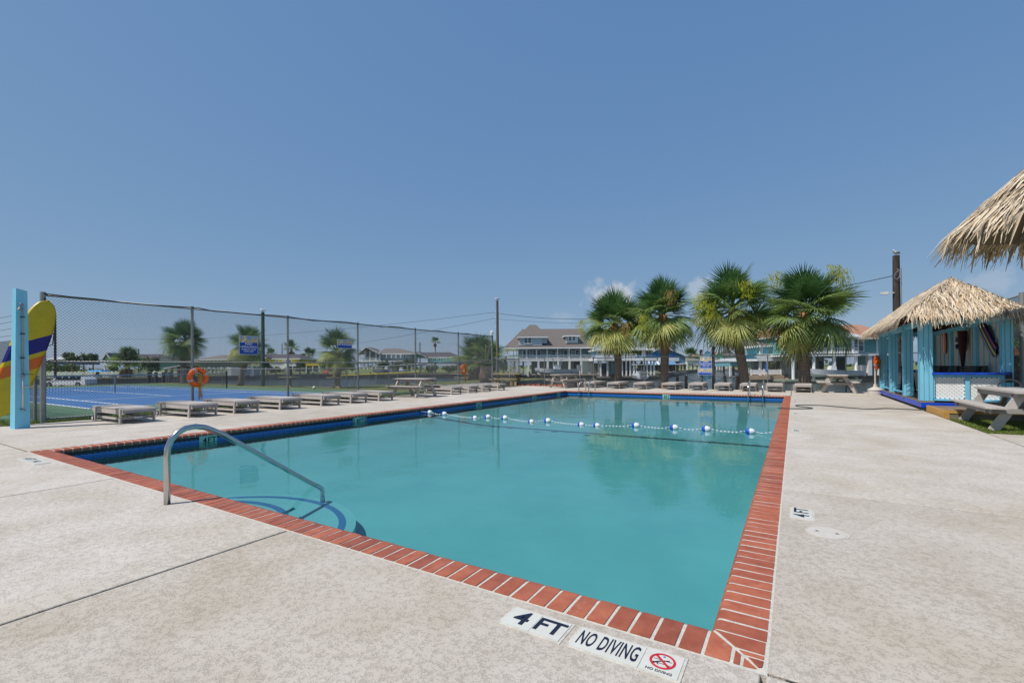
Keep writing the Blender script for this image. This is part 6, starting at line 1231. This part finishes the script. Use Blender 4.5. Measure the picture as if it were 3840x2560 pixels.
for px, lb in ((1220,'red lawn chair on the far bank, left of the pair'),(1262,'red lawn chair on the far bank, right of the pair')):
    t = thing('lawn_chair', lb, 'chair', tuple(flat(px,98,FZ)), YAW, 'red lawn chairs'); mr_ = mat('chair_red', S(210,64,48), .6)
    MB().box(-.45,.45,-.4,.4,.35,.42).build('seat', mr_, t); MB().hexa([(-.45,.3,.4),(.45,.3,.4),(.45,.36,.4),(-.45,.36,.4),(-.5,.6,1.05),(.5,.6,1.05),(.5,.66,1.05),(-.5,.66,1.05)]).build('backrest', mr_, t)
    for x in (-.4,.4):
        MB().box(x-.05,x+.05,-.4,.4,.55,.6).build('armrest', mr_, t)
        for y in (-.35,.3): MB().box(x-.04,x+.04,y-.04,y+.04,0,.55).build('leg', mr_, t)
t = thing('yellow_guard_rail', 'yellow guard rail on posts along the canal left of the picnic table', 'rail', (0,0,0)); p0, p1 = at(1248,1409,33), at(1572,1394,33)
MB().tube([p0,p1], .045, 8).build('rail', mat('guard_yellow', S(206,190,30), .6), t, smooth=True)
for u in (.02,.25,.5,.75,.98): p = p0.lerp(p1,u); MB().tube([(p.x,p.y,-1.6),(p.x,p.y,p.z)], .04, 6).build('post', M_POST, t)
for i, px in enumerate((1262,1300,1335,1390,1430,1905,1940,1985,2010)): tag(MB().tube([(0,0,-1.4),(0,0,1.0)], .14, 8).build('fender_pile', M_PILE, loc=tuple(flat(px,(100 if px < 1600 else 84),FZ-.4))), 'fender pile along the far bulkhead, %s from the left' % ord_[i], 'pile', 'fender piles on the far bulkhead')

# ------------------------------------------------------------------ grass
GB = [leafmat('grass_blade', S(96,116,44), .3, trans=.25), leafmat('grass_blade_dry', S(150,148,84), .3, trans=.25), leafmat('grass_blade_bright', S(120,146,56), .3, trans=.25)]
def blades(name, rects, n, h0, h1, seed, z=GZ):
    rnd = random.Random(seed); mb = MB(); A_ = [(r[1]-r[0])*(r[3]-r[2]) for r in rects]
    for i in range(n):
        r = rnd.choices(rects, A_)[0]; x, y = rnd.uniform(r[0],r[1]), rnd.uniform(r[2],r[3]); h_ = rnd.uniform(h0,h1); a = rnd.uniform(0,6.28); w_ = .004+.003*rnd.random(); dx, dy = math.cos(a)*w_, math.sin(a)*w_; lx, ly = rnd.gauss(0,h_*.5), rnd.gauss(0,h_*.5)
        mb.add([(x-dx,y-dy,z),(x+dx,y+dy,z),(x+lx,y+ly,z+h_)], [(0,1,2)], rnd.choices((0,1,2),(4,2,3))[0])
    o = mb.build(name, GB, fix=False); stuff(o); return tag(o, *{'grass_patch': ('short lawn grass around the right-hand picnic table', 'grass'), 'grass_strip': ('weedy grass strip under the court fence', 'grass'), 'grass_tuft': ('grass growing beside the shower post', 'grass')}[name])
blades('grass_patch', [(3.19,6.5,8.81,11.75),(5.2,6.5,11.75,13.6)], 42000, .015,.05, 3, -.06)
blades('grass_strip', [(-15.3,-14.22,1.2,10.5),(-15.0,-14.22,10.5,20)], 22000, .03,.14, 4)
blades('grass_tuft', [(-16.5,-14.22,-2.5,1.2)], 12000, .03,.13, 5)
